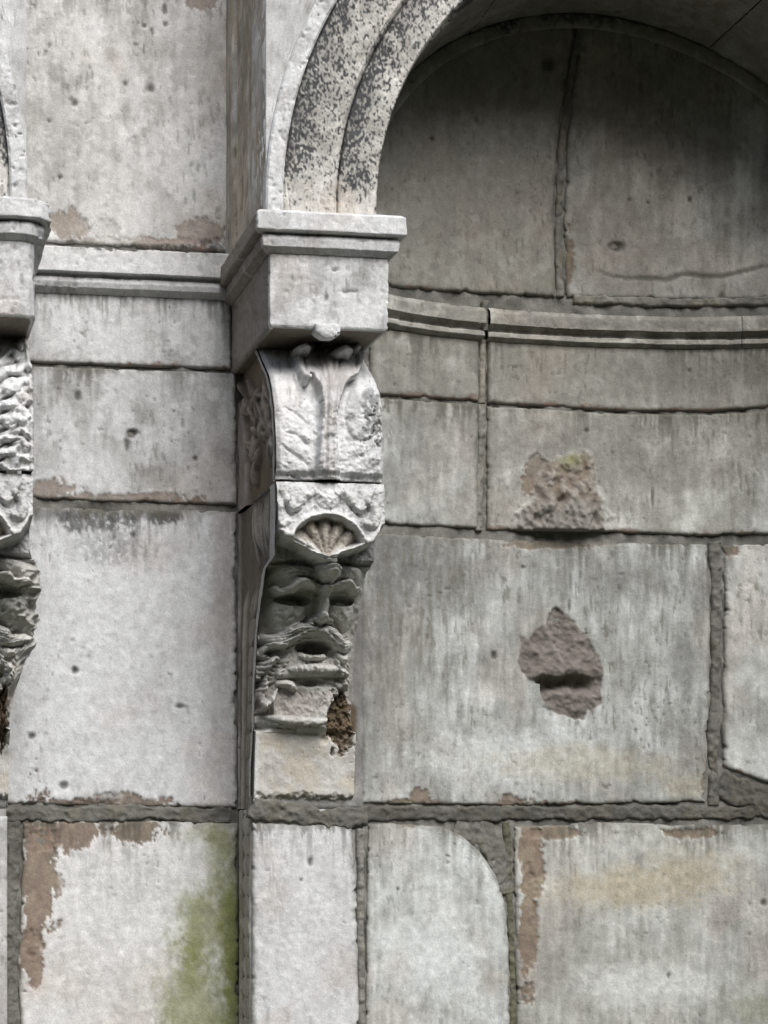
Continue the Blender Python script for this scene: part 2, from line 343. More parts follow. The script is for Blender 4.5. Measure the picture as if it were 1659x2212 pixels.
for a in [(1333, 533, 17, .012, 10), (283, 938, 9, .012, 9), (275, 958, 6, .010, 18), (290, 934, 10, .008, 6), (162, 1448, 8, .008), (390, 1526, 12, .006, 5), (68, 1590, 8, .008), (138, 1697, 11, .007, 8),
          (326, 190, 9, .006), (270, 180, 6, .004), (161, 222, 8, .006), (130, 382, 5, .006), (106, 262, 4, .005), (357, 52, 6, .005), (312, 55, 5, .005), (356, 20, 7, .005, 12), (287, 1155, 6, .006),
          (1067, 1416, 5, .008, 9), (723, 582, 7, .006, 4), (1130, 1225, 4, .004), (934, 298, 6, .006), (1185, 140, 16, .003), (1410, 1075, 3, .006, 26), (1268, 930, 5, .005), (168, 855, 8, .006, 10),
          (670, 1862, 6, .006, 10), (650, 1900, 4, .004), (1650, 1950, 8, .006), (1445, 2108, 4, .005, 7), (860, 1920, 4, .004), (1400, 437, 4, .004), (1360, 430, 4, .005), (422, 990, 6, .006),
          (1230, 1310, 3, .005, 14), (985, 630, 10, .004, 5), (1490, 800, 5, .004), (1560, 640, 7, .005), (755, 628, 20, .003, 4), (705, 640, 5, .004, 8), (1490, 430, 5, .005, 7)]:
    pit(*a)

# ------------------------------------------------------------------ the ground
def ground():
    g = bpy.data.meshes.new('ground'); r = 1200
    g.from_pydata([(-r, -r, 0), (r, -r, 0), (r, r, 0), (-r, r, 0)], [], [(0, 1, 2, 3)])
    m = bpy.data.materials.new('mown_grass'); m.use_nodes = True; nt = m.node_tree; b = nt.nodes['Principled BSDF']
    tc = nt.nodes.new('ShaderNodeTexCoord'); n = nt.nodes.new('ShaderNodeTexNoise'); n.inputs['Scale'].default_value = 3; n.inputs['Detail'].default_value = 8
    cr = nt.nodes.new('ShaderNodeValToRGB'); cr.color_ramp.elements[0].color = (.022, .03, .012, 1); cr.color_ramp.elements[1].color = (.05, .055, .022, 1)
    nt.links.new(tc.outputs['Object'], n.inputs['Vector']); nt.links.new(n.outputs['Fac'], cr.inputs[0]); nt.links.new(cr.outputs[0], b.inputs['Base Color'])
    b.inputs['Roughness'].default_value = .95
    o = bpy.data.objects.new('ground', g); COL.objects.link(o); g.materials.append(m); o['kind'] = 'structure'
ground()

RY = .55                                    # face of the recessed bay
SHY = .34                                   # face of the pier shafts
XL, XR = Xat(583, 0), Xat(838, 0)           # impost block
CXL, CXR = Xat(598.5, 0), Xat(830, 0)       # console below it
SXR = Xat(857, 0)
XC = (XL + XR) / 2
SP = XC - (Xat(79, 0) - (XR - XL) / 2)      # pier spacing

# ------------------------------------------------------------------ recessed bay
bay = thing('bay_wall', 'flat recessed bay of pale ashlar with green algae between the carved consoles', 'wall', (Xat(280, RY), RY, 0))
mortar_bed(bay, -60, 545, -420, 3000, RY, rec=.012)
block('ashlar_block', bay, [(20, -420), (505, -420)], [(20, -60), (503, -52)], surf=RY, tone=.02)
block('ashlar_block', bay, [(30, -50), (502, -46)], [(30, 517), (200, 527), (500, 545)], surf=RY, tone=.13, wob=1.6, streak=.35)
Z1, Z2, Z3, Z4, Z5 = [Zat(v, RY, 280) for v in (545, 601, 608, 630, 640)]
sweep('string_course', bay, [(Xat(30, RY), RY), (Xat(520, RY), RY)],
      [(-.02, Z1 + .004), (.03, Z1), (.046, Z1 - .006), (.048, Z2), (.018, Z2 - .003), (.016, Z3), (.030, Z3 - .003), (.032, (Z3 + Z4) / 2), (.026, Z4), (.004, Z5), (-.02, Z5 - .001)], tone=.3)
block('ashlar_block', bay, [(40, 612), (500, 633)], [(40, 781), (500, 797)], surf=RY, tone=.14, wob=.8, rnd=4)
block('ashlar_block', bay, [(40, 789), (510, 805)], [(35, 1074), (250, 1083), (512, 1090)], surf=RY, tone=.12, wob=1.3, rnd=5)
block('ashlar_block', bay, [(30, 1092), (250, 1101), (512, 1104)], [(-5, 1738), (200, 1740), (513, 1745)], surf=RY, mott=.45, tone=.30, wob=2.2, rnd=7,
      left=[(30, 1092), (20, 1400), (-5, 1738)], right=[(512, 1104), (508, 1250), (511, 1380), (513, 1745)])
block('ashlar_block', bay, [(52, 1778), (200, 1772), (513, 1778)], [(42, 2420), (520, 2420)], surf=RY, mott=.45, tone=.30, wob=2.6, rnd=8,
      left=[(52, 1778), (46, 1950), (40, 2080), (44, 2200), (42, 2420)])
block('ashlar_block', bay, [(-60, 1770), (8, 1775)], [(-60, 2420), (6, 2420)], surf=RY, tone=.1, wob=2)
block('ashlar_block', bay, [(-40, 2440), (520, 2440)], [(-40, 2990), (520, 2990)], surf=RY, tone=.05, step=8)
mortar_strip(bay, [(28, 1760), (26, 2100), (24, 2420)], 24, RY, h=-.004, tint=1.2)
mortar_strip(bay, [(-20, 1757), (120, 1759), (300, 1754), (500, 1762)], 26, RY, h=.001, tint=1.1, wob=.5)

# ------------------------------------------------------------------ pier (shaft below, spandrel wall above the impost)
def plane_quad(name, parent, axis, a0, a1, z0, z1, at, tone=0.0, seed=1, streak=.3, step=.0045, relief=1.0, sgn=1, extra=None, proud=0.0):
    """a stone face: axis 'y' = facing -Y at Y=at (a = X); axis 'x' = facing sgn*X at X=at (a = Y)"""
    m = max(int(abs(a1 - a0) / step), 3) + 1; n = max(int(abs(z1 - z0) / step), 3) + 1
    A, Zz = np.meshgrid(np.linspace(a0, a1, m), np.linspace(z1, z0, n))
    K = np.full(A.shape, at)
    P = np.stack([A, K, Zz] if axis == 'y' else [K, A, Zz], -1)
    px, py = meas(P[..., 0], P[..., 1], P[..., 2]) if axis == 'y' else (A / .0012 + 5200, (5 - Zz) / .0012 + 5000)
    col, h = wear(px, py, tone, seed, streak)
    d = np.minimum(np.minimum(A - a0, a1 - A), np.minimum(Zz - z0, z1 - Zz)) / .008
    h = h * relief + proud - .006 * (1 - np.sqrt(np.clip(1 - np.clip(1 - d * (1.3 - .8 * fbm(px / 25, py / 25, 5 + seed, 3)), 0, 1) ** 2, 0, 1)))
    if axis == 'x': col = lerp(col, col * np.array([.95, .86, .74]), sm(.3, .65, sfbm(px / 14, py / 200, 109, 3))[..., None])
    if extra: col, h = extra(A, Zz, col, h)
    if axis == 'y': P[..., 1] -= h
    else: P[..., 0] += sgn * h
    return grid_obj(name, parent, P, col, M_STONE, back=(0, .05, 0) if axis == 'y' else (-sgn * .03, 0, 0))

ZAB_T, ZAB_B = Zat(449, -.04, 570), Zat(494, -.04, 570)     # abacus fascia
ZBD_T, ZBD_B = Zat(503, -.02, 580), Zat(534, -.02, 580)     # bead under it
ZBL_T, ZBL_B = Zat(541, 0, 590), Zat(706, 0, 590)           # impost block
ZM = Zat(1748, SHY, 650)                                    # thick joint under the console
UY = .03                                                    # face of the wall above the imposts
ZTOP = 5.6

def leaf_side(A, Zz, col, h):
    return col, h

def bay_chain(A, Zz, col, h, a0, a1):
    """running chain of pointed husks between two fillets on the side of a shaft"""
    q = (A - a0) / (a1 - a0); z = Zz / .055; f = z - np.floor(z)
    w = .30 * np.sqrt(np.clip(1 - (2 * f - 1) ** 2, 0, 1)) * (.75 + .5 * vn(np.floor(z), z * 0, 3)) + .03
    d = np.abs(q - .46) / w
    leaf = np.sqrt(np.clip(1 - d * d, 0, 1)) * (1 - .75 * np.exp(-(np.abs(q - .46) / .03) ** 2))
    fil = np.exp(-((q - .10) / .085) ** 4) + np.exp(-((q - .84) / .10) ** 4)
    h = h - .006 + .006 * leaf + .008 * np.clip(fil, 0, 1) + .002 * (fbm(q * 9, Zz * 60, 211, 3) - .5)
    rec = np.clip(1 - leaf - np.clip(fil, 0, 1), 0, 1)
    col = lerp(col, C_DIRT * .8, (.9 * rec)[..., None]); col = lerp(col, np.array([.36, .35, .30]), (.6 * np.clip(leaf + fil, 0, 1))[..., None]); col = lerp(col, C_OCHRE * .6, (.35 * sm(.5, .7, fbm(q * 5, Zz * 14, 215, 3)))[..., None])  # hollows painted darker, husks and fillets paler: grime plus shade put in the colour
    return col, h

def make_pier(xc, label, full=True, right=None):
    pier = thing('pier', label, 'pier', (xc, SHY, 0), 'piers between the bays')
    dx = xc - XC; l, r = CXL + dx, (right if right is not None else SXR + dx)
    # lower shaft: two stones
    if full:
        sx = lambda p: p
        block('shaft_stone', pier, [(546, 1776), (640, 1782), (762, 1778)], [(545, 2330), (782, 2330)], surf=SHY, mott=.4, tone=.24, wob=2.2, rnd=7,
              right=[(762, 1778), (764, 1830), (773, 1950), (775, 2150), (782, 2330)])
        mortar_strip(pier, [(779, 1790), (781, 2050), (785, 2330)], 14, SHY, h=.003, tint=1.6)
        mortar_strip(pier, [(537, 1748), (620, 1757), (700, 1764), (793, 1762)], 34, SHY, h=.004, tint=1.0, wob=.5)
    else:
        plane_quad('shaft_stone', pier, 'y', l, r, .8, ZM - .02, SHY, .12, 31)
    plane_quad('shaft_stone', pier, 'y', l, r, .02, .79, SHY, .05, 33, step=.012)
    plane_quad('shaft_core', pier, 'y', l + .004, r - .002, .0, ZM, SHY + .012, -.1, 35, step=.012)
    plane_quad('shaft_core', pier, 'y', l + .035, r - .002, ZM, ZBL_T, SHY + .012, -.3, 36, step=.012)
    plane_quad('husk_chain', pier, 'x', SHY + .02, RY + .02, .8, ZM, l - .001, -.02, 37, step=.0024, sgn=-1, extra=lambda A, Z, c, h: bay_chain(A, Z, c, h, SHY, RY))
    plane_quad('side_stone', pier, 'x', SHY, RY + .02, .02, .79, l, -.02, 39, sgn=-1, step=.01)
    plane_quad('side_stone', pier, 'x', SHY + .025, RY + .02, .02, ZBL_T, r, -.02, 41, sgn=1, step=.012)
    pass
    return pier
pier_c = make_pier(XC, 'pier carrying the console whose bearded mask shows between bay and niche')
pier_l = make_pier(XC - SP, 'neighbouring pier under the leafy console beside the bay', False, Xat(16, SHY))

# wall above the imposts: left return of the upper pier, spandrel, arch
UXL = Xat(575, UY); ZU0 = ZAB_T - .004
def arch_set(xc_arch, side, wall_left, wall_right, label_w, label_a, first=True):
    AR = [NR * k / 613 for k in (613, 697, 816, 850)]
    spn = thing('spandrel_wall', label_w, 'wall', ((wall_left + wall_right) / 2, UY, ZU0), 'walls above the arches')
    # spandrel sheet with the arch opening cut out: columns of a grid clipped by the extrados circle
    R = AR[3] - .012
    n, m = 260, 300
    th = np.linspace(0, math.pi, m)
    # polar-to-rectangle fill between extrados and the rectangle (wall_left..wall_right, ZU0..ZTOP)
    ex = xc_arch - R * np.cos(th); ez = ZSPR + R * np.sin(th)
    ox = np.empty(m); oz = np.empty(m)
    cx_, cz_ = -np.cos(th), np.sin(th)
    for i in range(m):
        t = []
        if cx_[i] > 1e-6: t.append((wall_right - xc_arch) / cx_[i])
        if cx_[i] < -1e-6: t.append((wall_left - xc_arch) / cx_[i])
        if cz_[i] > 1e-6: t.append((ZTOP - ZSPR) / cz_[i])
        t = min(v for v in t if v > 0); ox[i], oz[i] = xc_arch + cx_[i] * t, ZSPR + cz_[i] * t
    s = np.linspace(0, 1, n)[:, None] ** 1.5
    X = ex * (1 - s) + ox * s; Z = ez * (1 - s) + oz * s; Y = np.full(X.shape, UY)
    px, py = meas(X, Y, Z); col, h = wear(px, py, .05, 51, .2)
    grid_obj('spandrel_stone', spn, np.stack([X, Y - h, Z], -1), col, M_STONE, back=(0, .2, 0))
    arch = thing('arch', label_a, 'arch', (xc_arch, UY, ZSPR), 'arches over the niches')
    cuts = [0, 46, 78, 102, 134, 180]
    for a, b in zip(cuts[:-1], cuts[1:]):
        vis = (a == 0 if side > 0 else b == 180)
        st = .0026 if vis else .012
        for nm, prof in (('voussoir', [(AR[0] - .003, UY + .16), (AR[0], UY + .02), (AR[0] + .004, UY + .013), (AR[1] - .008, UY + .010), (AR[1] - .003, UY + .013), (AR[1], UY + .024), (AR[1] + .005, UY + .004), (AR[1] + .012, UY - .004), (AR[2] - .010, UY - .008), (AR[2], UY + .004)]),
                         ('outer_fillet', [(AR[2] - .003, UY + .01), (AR[2] - .002, UY - .014), (AR[2] + .003, UY - .020), (AR[3] - .005, UY - .018), (AR[3], UY - .012), (AR[3] + .002, UY + .02)])):
            pr = np.asarray(prof); pd = np.r_[0, np.cumsum(np.linalg.norm(np.diff(pr, axis=0), axis=1))]
            tt = np.unique(np.r_[np.linspace(0, pd[-1], max(int(pd[-1] / st), 8)), pd]); rr = np.interp(tt, pd, pr[:, 0])[:, None]; yy = np.interp(tt, pd, pr[:, 1])[:, None]
            g = .15; t_ = np.radians(np.linspace(a + (g if a else 0), b - (g if b < 180 else 0), max(int(math.radians(b - a) * AR[2] / st), 8)))[None, :]
            leg = ZSPR - ZAB_T + .006; dzl = np.zeros(t_.shape)
            if a == 0: t_ = np.concatenate([np.zeros((1, 8)), t_], 1); dzl = np.concatenate([np.linspace(-leg, -.001, 8)[None], dzl], 1)
            if b == 180: t_ = np.concatenate([t_, np.full((1, 8), math.pi)], 1); dzl = np.concatenate([dzl, np.linspace(-.001, -leg, 8)[None]], 1)
            X = xc_arch - rr * np.cos(t_); Z = ZSPR + rr * np.sin(t_) + dzl; Y = yy + 0 * t_
            px, py = meas(X, Y, Z); SEED[0] += 1
            col, h = wear(px, py, (.10 if nm == 'voussoir' else .28), SEED[0] * 3, .25)
            if nm == 'voussoir':
                col = col * np.array([1.0, .965, .9])
                rw = rr + 0 * t_; s1 = np.clip((rw - AR[1]) / (AR[2] - AR[1]), 0, 1); s2 = np.clip((rw - AR[0]) / (AR[1] - AR[0]), 0, 1)
                e1 = np.where(rw > AR[1], s1, s2); tz = (Z - ZSPR) / NR
                dens = (.22 + .80 * e1 ** 1.5) * sm(.02, .16, tz + .10 * (fbm(px / 20, py / 20, 157, 3) - .5)) * sm(1.15, .55, tz + .5 * (fbm(px / 50, py / 50, 159, 3) - .5))
                dens = np.maximum(dens, .85 * np.exp(-((s2 - .55) / .5) ** 2 - ((tz - .10) / .055) ** 2) * (rw < AR[1]))
                spk = .55 * fbm(px / 5.2, py / 8.5, 153, 3) + .45 * vn(px / 3.4, py / 5.0, 155)
                soot = np.clip(dens * 1.1 * sm(.25, .7, fbm(px / 26, py / 40, 163, 4) + .25 * dens) , 0, 1); col = lerp(col, np.array([.115, .115, .11]), (soot * .62)[..., None])
                lk = sm(-.09, .10, spk - (.70 - .32 * dens))
                col = lerp(col, C_BLACK * (.7 + .9 * spk)[..., None], (lk * .95)[..., None])
            e = np.minimum(t_ - t_.min() if a > 0 else t_ * 0 + 9, t_.max() - t_ if b < 180 else t_ * 0 + 9) * AR[2] / .01
            h = h * 1.6 - .005 * np.clip(1 - e, 0, 1) ** 2 + np.minimum(0, fbm(px / 16, py / 16, 151 + SEED[0], 3) - .36) * .03 * (nm == 'outer_fillet')
            P = np.stack([X, Y - h, Z], -1); grid_obj(nm, arch, P, col, M_STONE)
    return spn, arch
NXR = NX0 + (NX0 - XC)                                       # axis of the next pier to the right
arch_set(NX0, 1, UXL, NXR + .12, 'pale spandrel wall over the spotted arch and dark niche', 'moulded round arch spotted with black lichen over the curved niche')
LX0 = 2 * (XC - SP) - NX0 + .0
XLR = Xat(57, UY)
LA = XLR - NR * 850 / 613 + .002
arch_set(LA, -1, LA - 1.2, XLR, 'pale spandrel wall over the white arch end beside the bay', 'white arch springing from the leafy console beside the bay', False)

# left return of the upper pier, with its upright fillet in the corner
ret = thing('pier_return', 'brown-stained side of the upper pier facing the recessed bay', 'wall', (UXL, .3, ZU0))
plane_quad('return_stone', ret, 'x', UY + .004, RY + .02, ZU0, Zat(-60, RY, 510), UXL, -.1, 61, sgn=-1, step=.006, streak=.8)
plane_quad('return_stone', ret, 'x', UY + .004, RY + .02, Zat(-56, RY, 510), ZTOP, UXL, -.1, 63, sgn=-1, step=.012)
plane_quad('corner_fillet', ret, 'x', RY - .10, RY + .02, ZU0, ZTOP, UXL - .012, -.08, 65, sgn=-1, step=.008, streak=.7)
ret2 = thing('pier_return', 'side of the neighbouring upper pier at the far edge of the bay', 'wall', (XLR, .3, ZU0))
plane_quad('return_stone', ret2, 'x', UY + .004, RY + .02, ZU0, ZTOP, XLR, -.05, 67, sgn=1, step=.012)

# ------------------------------------------------------------------ the niche
niche = thing('niche', 'curved niche of stained grey ashlar under the spotted arch', 'niche', (NX0, .5, 0))
mortar_bed(niche, 770, 2300, -60, 2990, niche_Y, rec=.012, step=7)
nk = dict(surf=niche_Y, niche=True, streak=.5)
def crack(px, py, col, h):
    q = stroke(px, py + 9 * (fbm(px / 18, py / 18, 205, 3) - .5), [(1290, 582), (1325, 596), (1380, 600), (1440, 602), (1490, 592), (1540, 596), (1600, 588), (1660, 572), (1740, 566)], 6.5, .5)
    w = sm(-30, 0, py - 605) * .25 * sm(1270, 1320, px)
    return lerp(lerp(col, C_DGREY, w[..., None]), C_DIRT * .6, (.8 * q)[..., None]), h - .004 * q
VX = [(1213, 640), (1207, 480), (1213, 330), (1226, 220), (1240, 140), (1256, 60), (1262, -60)]
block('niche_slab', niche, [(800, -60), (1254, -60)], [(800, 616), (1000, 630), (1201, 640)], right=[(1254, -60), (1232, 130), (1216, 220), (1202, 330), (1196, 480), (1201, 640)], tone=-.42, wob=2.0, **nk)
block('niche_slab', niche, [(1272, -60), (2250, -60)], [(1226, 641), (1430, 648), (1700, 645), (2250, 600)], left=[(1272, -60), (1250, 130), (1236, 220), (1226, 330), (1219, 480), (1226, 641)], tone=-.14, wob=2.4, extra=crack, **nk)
mortar_strip(niche, VX, 13, niche_Y, h=.000, tint=1.3)
mortar_strip(niche, [(1240, 646), (1500, 652), (1700, 648)], 16, niche_Y, h=.004, tint=1.5)
# string course following the curve
def niche_string(px0, px1, dz=0.0):
    x0, x1 = [float(on_surface(np.array([p]), np.array([690.]), niche_Y)[0][0]) for p in (px0, px1)]
    xs = np.linspace(x0, x1, max(int((x1 - x0) / .03), 3)); path = np.stack([xs, niche_Y(xs)], -1)
    zs = [Zat(v, .46, 1040) + dz for v in (640, 650, 676, 684, 692, 702, 709, 722)]
    def dirt(px, py, col, h):
        k = sm(.42, .62, fbm(px / 30, py / 14, 171, 3)) * .5
        return lerp(col, C_DGREY, k[..., None]) * np.array([.84, .825, .765]), h * 1.5
    sweep('string_course', niche, path, [(-.02, zs[0] + .003), (.014, zs[0]), (.026, zs[1]), (.030, zs[2]), (.006, zs[3]), (.004, zs[4] + .001), (.016, zs[4]), (.018, zs[5]), (.004, zs[6]), (-.004, zs[6] - .002), (-.02, zs[7])], tone=-.12, dirt=dirt)
niche_string(800, 1041); niche_string(1050, 1600); niche_string(1602, 2180)
mortar_strip(niche, [(1046, 652), (1046, 716)], 12, niche_Y, h=.018, tint=1.2)
block('ashlar_block', niche, [(800, 706), (1035, 733)], [(800, 851), (1035, 866)], tone=-.16, wob=1.6, rnd=5, **nk)
block('ashlar_block', niche, [(1055, 735), (1330, 747), (1500, 748), (1850, 735)], [(1055, 870), (1330, 886), (1530, 888), (1850, 868)], tone=-.36, wob=1.3, rnd=5, **nk)
block('ashlar_block', niche, [(1858, 735), (2230, 700)], [(1858, 868), (2230, 840)], tone=-.03, step=8, **nk)
mortar_strip(niche, [(1045, 735), (1043, 870)], 11, niche_Y, h=-.001, tint=1.6)
block('ashlar_block', niche, [(780, 856), (1034, 873)], [(780, 1128), (1034, 1142)], tone=-.08, wob=1.6, rnd=5, **nk)

def stump_bed(px, py, col, h):
    # broken-off carving: coarse brown fracture standing a little proud of the stone
    cx = 1222 - (py - 1060) * .03; w = 52 + 44 * sm(985, 1130, py)
    v = 1 - np.maximum(np.abs(px - cx) / w, (1145 - py) / 168) + .28 * (fbm(px / 22, py / 30, 181, 4) - .5) * 2
    k = sm(-.06, .22, v) * (py < 1200)
    r = fbm(px / 16, py / 22, 183, 4); rg = 1 - np.abs(2 * sfbm(px / 12, py / 34, 187, 3) - 1)
    c = lerp(np.array([.185, .152, .122]), np.array([.285, .262, .232]), sm(.35, .65, r)[..., None]); c = lerp(c, C_MOSS * 1.1, (.6 * np.exp(-((px - 1228) / 26) ** 2 - ((py - 992) / 18) ** 2))[..., None])
    low = sm(1060, 1110, py); c = lerp(c, np.array([.24, .23, .21]), (low * .7)[..., None])
    col = lerp(col, c, k[..., None])
    h = h + k * (.004 + .022 * sm(.1, .6, v) + .026 * (r - .4) + .022 * low * (rg - .4)) - .02 * k * np.exp(-((px - 1208) / 9) ** 2 - ((py - 1084) / 9) ** 2)
    col = lerp(col, C_WHITE * .8, (.25 * sm(.04, .0, np.abs(v - .02)) * (py < 1130))[..., None])
    return col, h
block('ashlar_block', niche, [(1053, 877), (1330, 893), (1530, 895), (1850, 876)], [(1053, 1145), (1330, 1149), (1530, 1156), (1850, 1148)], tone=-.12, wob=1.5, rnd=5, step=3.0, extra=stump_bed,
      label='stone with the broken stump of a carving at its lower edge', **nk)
block('ashlar_block', niche, [(1858, 876), (2250, 850)], [(1858, 1148), (2250, 1130)], tone=-.03, step=8, **nk)
mortar_strip(niche, [(1043, 872), (1040, 1010), (1036, 1146)], 13, niche_Y, h=-.001, tint=1.5)

SCAR = np.array([(1200, 1308), (1218, 1322), (1238, 1338), (1256, 1362), (1268, 1368), (1282, 1398), (1298, 1420), (1305, 1450), (1300, 1490), (1303, 1520), (1285, 1530), (1281, 1548), (1272, 1534), (1258, 1558), (1240, 1556), (1222, 1550),
                 (1205, 1542), (1180, 1528), (1168, 1508), (1168, 1480), (1145, 1468), (1128, 1452), (1118, 1430), (1124, 1400), (1122, 1372), (1142, 1378), (1158, 1360), (1178, 1350), (1186, 1325)], float)
def poly_dist(px, py, P):
    """signed distance (inside positive) to a polygon"""
    ins = np.zeros(px.shape, bool); d = np.full(px.shape, 1e9)
    for a, b in zip(P, np.roll(P, -1, 0)):
        e = b - a; t = np.clip(((px - a[0]) * e[0] + (py - a[1]) * e[1]) / (e @ e), 0, 1)
        d = np.minimum(d, np.hypot(px - a[0] - t * e[0], py - a[1] - t * e[1]))
        c = ((a[1] > py) != (b[1] > py)) & (px < (b[0] - a[0]) * (py - a[1]) / (b[1] - a[1] + 1e-12) + a[0]); ins ^= c
    return np.where(ins, d, -d)
def scar(px, py, col, h):
    d = poly_dist(px + 7 * (fbm(px / 14, py / 14, 191, 3) - .5), py + 12 * (fbm(px / 9, py / 14, 193, 3) - .5), SCAR)
    fld = np.clip(.22 + np.exp(-((px - 850) / 190) ** 2 - ((py - 1290) / 210) ** 2) + .5 * np.exp(-((px - 1400) / 160) ** 2 - ((py - 1290) / 110) ** 2), 0, 1)
    brs = sm(.46, .66, .6 * sfbm(px / 4.6, py / 46, 199, 2) + .4 * sfbm(px / 9, py / 75, 201, 2)); col = lerp(col, C_DIRT * 1.1, (.62 * brs * fld)[..., None]); h = h - .0015 * brs * fld
    k = sm(-1, 3, d); r = fbm(px / 18, py / 18, 195, 4)
    c = np.array([.165, .148, .132]) * (.55 + .55 * r + .55 * fbm(px / 6, py / 7, 203, 3))[..., None]
    gouge = np.exp(-((px - 1192 - (py - 1380) * .42) / 4) ** 2) * (py > 1362) * (py < 1432)
    c = lerp(c, np.array([.33, .29, .27]), (.45 * gouge)[..., None])
    col = lerp(col, c, k[..., None])
    yy_ = py + 26 * (fbm(px / 26, py / 60, 197, 3) - .5) - .00045 * (px - 1215) ** 2; face = np.interp(yy_, [1300, 1400, 1446, 1458, 1468, 1482, 1490, 1500, 1535, 1560], [-.006, .002, .020, .014, -.026, -.040, -.014, .004, .000, -.008])
    mid = sm(1130, 1180, px) * sm(1300, 1250, px)
    h = h + k * (-.004 + (face + .004) * (.15 + .85 * mid) + .018 * (r - .5) + .010 * (fbm(px / 7, py / 8, 207, 3) - .5) - .003 * gouge)
    return col, h
block('ashlar_block', niche, [(775, 1150), (1040, 1163), (1300, 1172), (1528, 1176)], [(780, 1735), (1100, 1740), (1400, 1734), (1528, 1732)], mott=.6, tone=-.10, wob=2.4, rnd=7, step=3.0, extra=scar, surf=niche_Y, niche=True, streak=1.0,
      right=[(1528, 1176), (1534, 1300), (1536, 1420), (1530, 1560), (1526, 1732)], label='large stone with a broken scar where a carving was torn off')
block('ashlar_block', niche, [(1562, 1178), (1900, 1165)], [(1563, 1655), (1659, 1690), (1760, 1728), (1900, 1730)], tone=.02, wob=2.4, left=[(1562, 1178), (1568, 1320), (1562, 1500), (1563, 1655)], **nk)
block('ashlar_block', niche, [(1910, 1165), (2250, 1140)], [(1910, 1730), (2250, 1730)], tone=.0, step=8, **nk)
mortar_strip(niche, [(1545, 1170), (1551, 1300), (1549, 1450), (1543, 1600), (1545, 1740)], 20, niche_Y, h=.000, tint=1.05)
mortar_strip(niche, [(790, 1760), (950, 1757), (1200, 1756), (1450, 1754), (1700, 1756), (2200, 1752)], 24, niche_Y, h=.001, tint=.75, wob=.45)
mortar_strip(niche, [(1552, 1690), (1590, 1712), (1640, 1722), (1720, 1738)], 44, niche_Y, h=.002, tint=.85, wob=.3)
block('ashlar_block', niche, [(796, 1780), (860, 1779), (955, 1786)], [(790, 2420), (1106, 2420)], mott=.4, tone=.0, wob=1.6, rnd=7, surf=niche_Y, niche=True, streak=.8,
      right=[(955, 1786), (1000, 1806), (1040, 1842), (1072, 1890), (1092, 1950), (1100, 2030), (1103, 2200), (1106, 2420)])
mortar_strip(niche, [(985, 1785), (1040, 1800), (1083, 1850), (1100, 1930)], 44, niche_Y, h=-.003, tint=1.15, wob=.3)
mortar_strip(niche, [(1095, 1775), (1102, 1900), (1108, 2050), (1112, 2210), (1116, 2420)], 13, niche_Y, h=-.003, tint=.9, col0=(.15, .15, .11))
block('ashlar_block', niche, [(1112, 1786), (1170, 1784), (1300, 1776), (1480, 1782), (1900, 1776)], [(1122, 2420), (1900, 2420)], mott=.4, tone=-.06, wob=2.2, rnd=7, surf=niche_Y, niche=True, streak=.6,
      left=[(1112, 1786), (1114, 1900), (1115, 2100), (1118, 2200), (1122, 2420)])
block('ashlar_block', niche, [(1910, 1776), (2250, 1776)], [(1910, 2420), (2250, 2420)], tone=.08, step=8, **nk)
for a, b in ((790, 1300), (1306, 1800), (1806, 2250)):
    block('ashlar_block', niche, [(a, 2430), (b, 2430)], [(a, 2990), (b, 2990)], tone=.05, step=9, **nk)
# vault between the arch and the back wall, in stones, and the roll moulding where they meet
cuts = [-6, 30, 62, 118, 150, 186]
for a, b in zip(cuts[:-1], cuts[1:]):
    t_ = np.radians(np.linspace(a + .15, b - .15, max(int((b - a) * 2.0), 8)))[None, :]; yy = np.linspace(UY + .10, .66, 110)[:, None]
    X = NX0 - NR * np.cos(t_) + 0 * yy; Z = ZSPR + NR * np.sin(t_) + 0 * yy; Y = yy + 0 * t_
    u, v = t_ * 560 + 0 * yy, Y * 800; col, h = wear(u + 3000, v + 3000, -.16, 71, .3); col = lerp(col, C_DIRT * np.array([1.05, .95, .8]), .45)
    rad = np.stack([np.cos(t_) + 0 * yy, 0 * Y, -np.sin(t_) + 0 * yy], -1)
    grid_obj('vault_stone', niche, np.stack([X, Y, Z], -1) + rad * (h * 1.5)[..., None], col, M_STONE)
t_ = np.radians(np.linspace(-2, 182, 300))[None, :]; ph = np.linspace(-.5, math.pi * .5 + 1.0, 16)[:, None]
rr = NR - .022 + .026 * np.cos(ph + math.pi) * -1; 
yb = niche_Y(NX0 - NR * np.cos(t_)) - .006
rr = NR - .016 - .026 * np.sin(ph * .9); Y = yb - .010 * np.cos(ph * .9)
X = NX0 - rr * np.cos(t_); Z = ZSPR + rr * np.sin(t_); px, py = meas(X, Y, Z); col, h = wear(px, py, -.2, 73, .2, True)
grid_obj('roll_moulding', niche, np.stack([X, Y - h, Z], -1), col, M_STONE)

# base profile of the console in side view: height mark on the wall -> distance of the carved face behind the block front
PR_UP = np.array([(748, .285), (757, .255), (770, .215), (782, .18), (794, .15), (813, .095), (840, .06), (878, .03), (943, .006), (1000, 0), (1036, 0.004)])
PR_LO = np.array([(1043, .006), (1058, -.004), (1150, -.004), (1198, .004), (1212, .05), (1226, .115), (1254, .145), (1300, .185), (1366, .24), (1435, .266), (1500, .282), (1576, .290), (1584, .308), (1640, .322), (1700, .332), (1746, .337)])

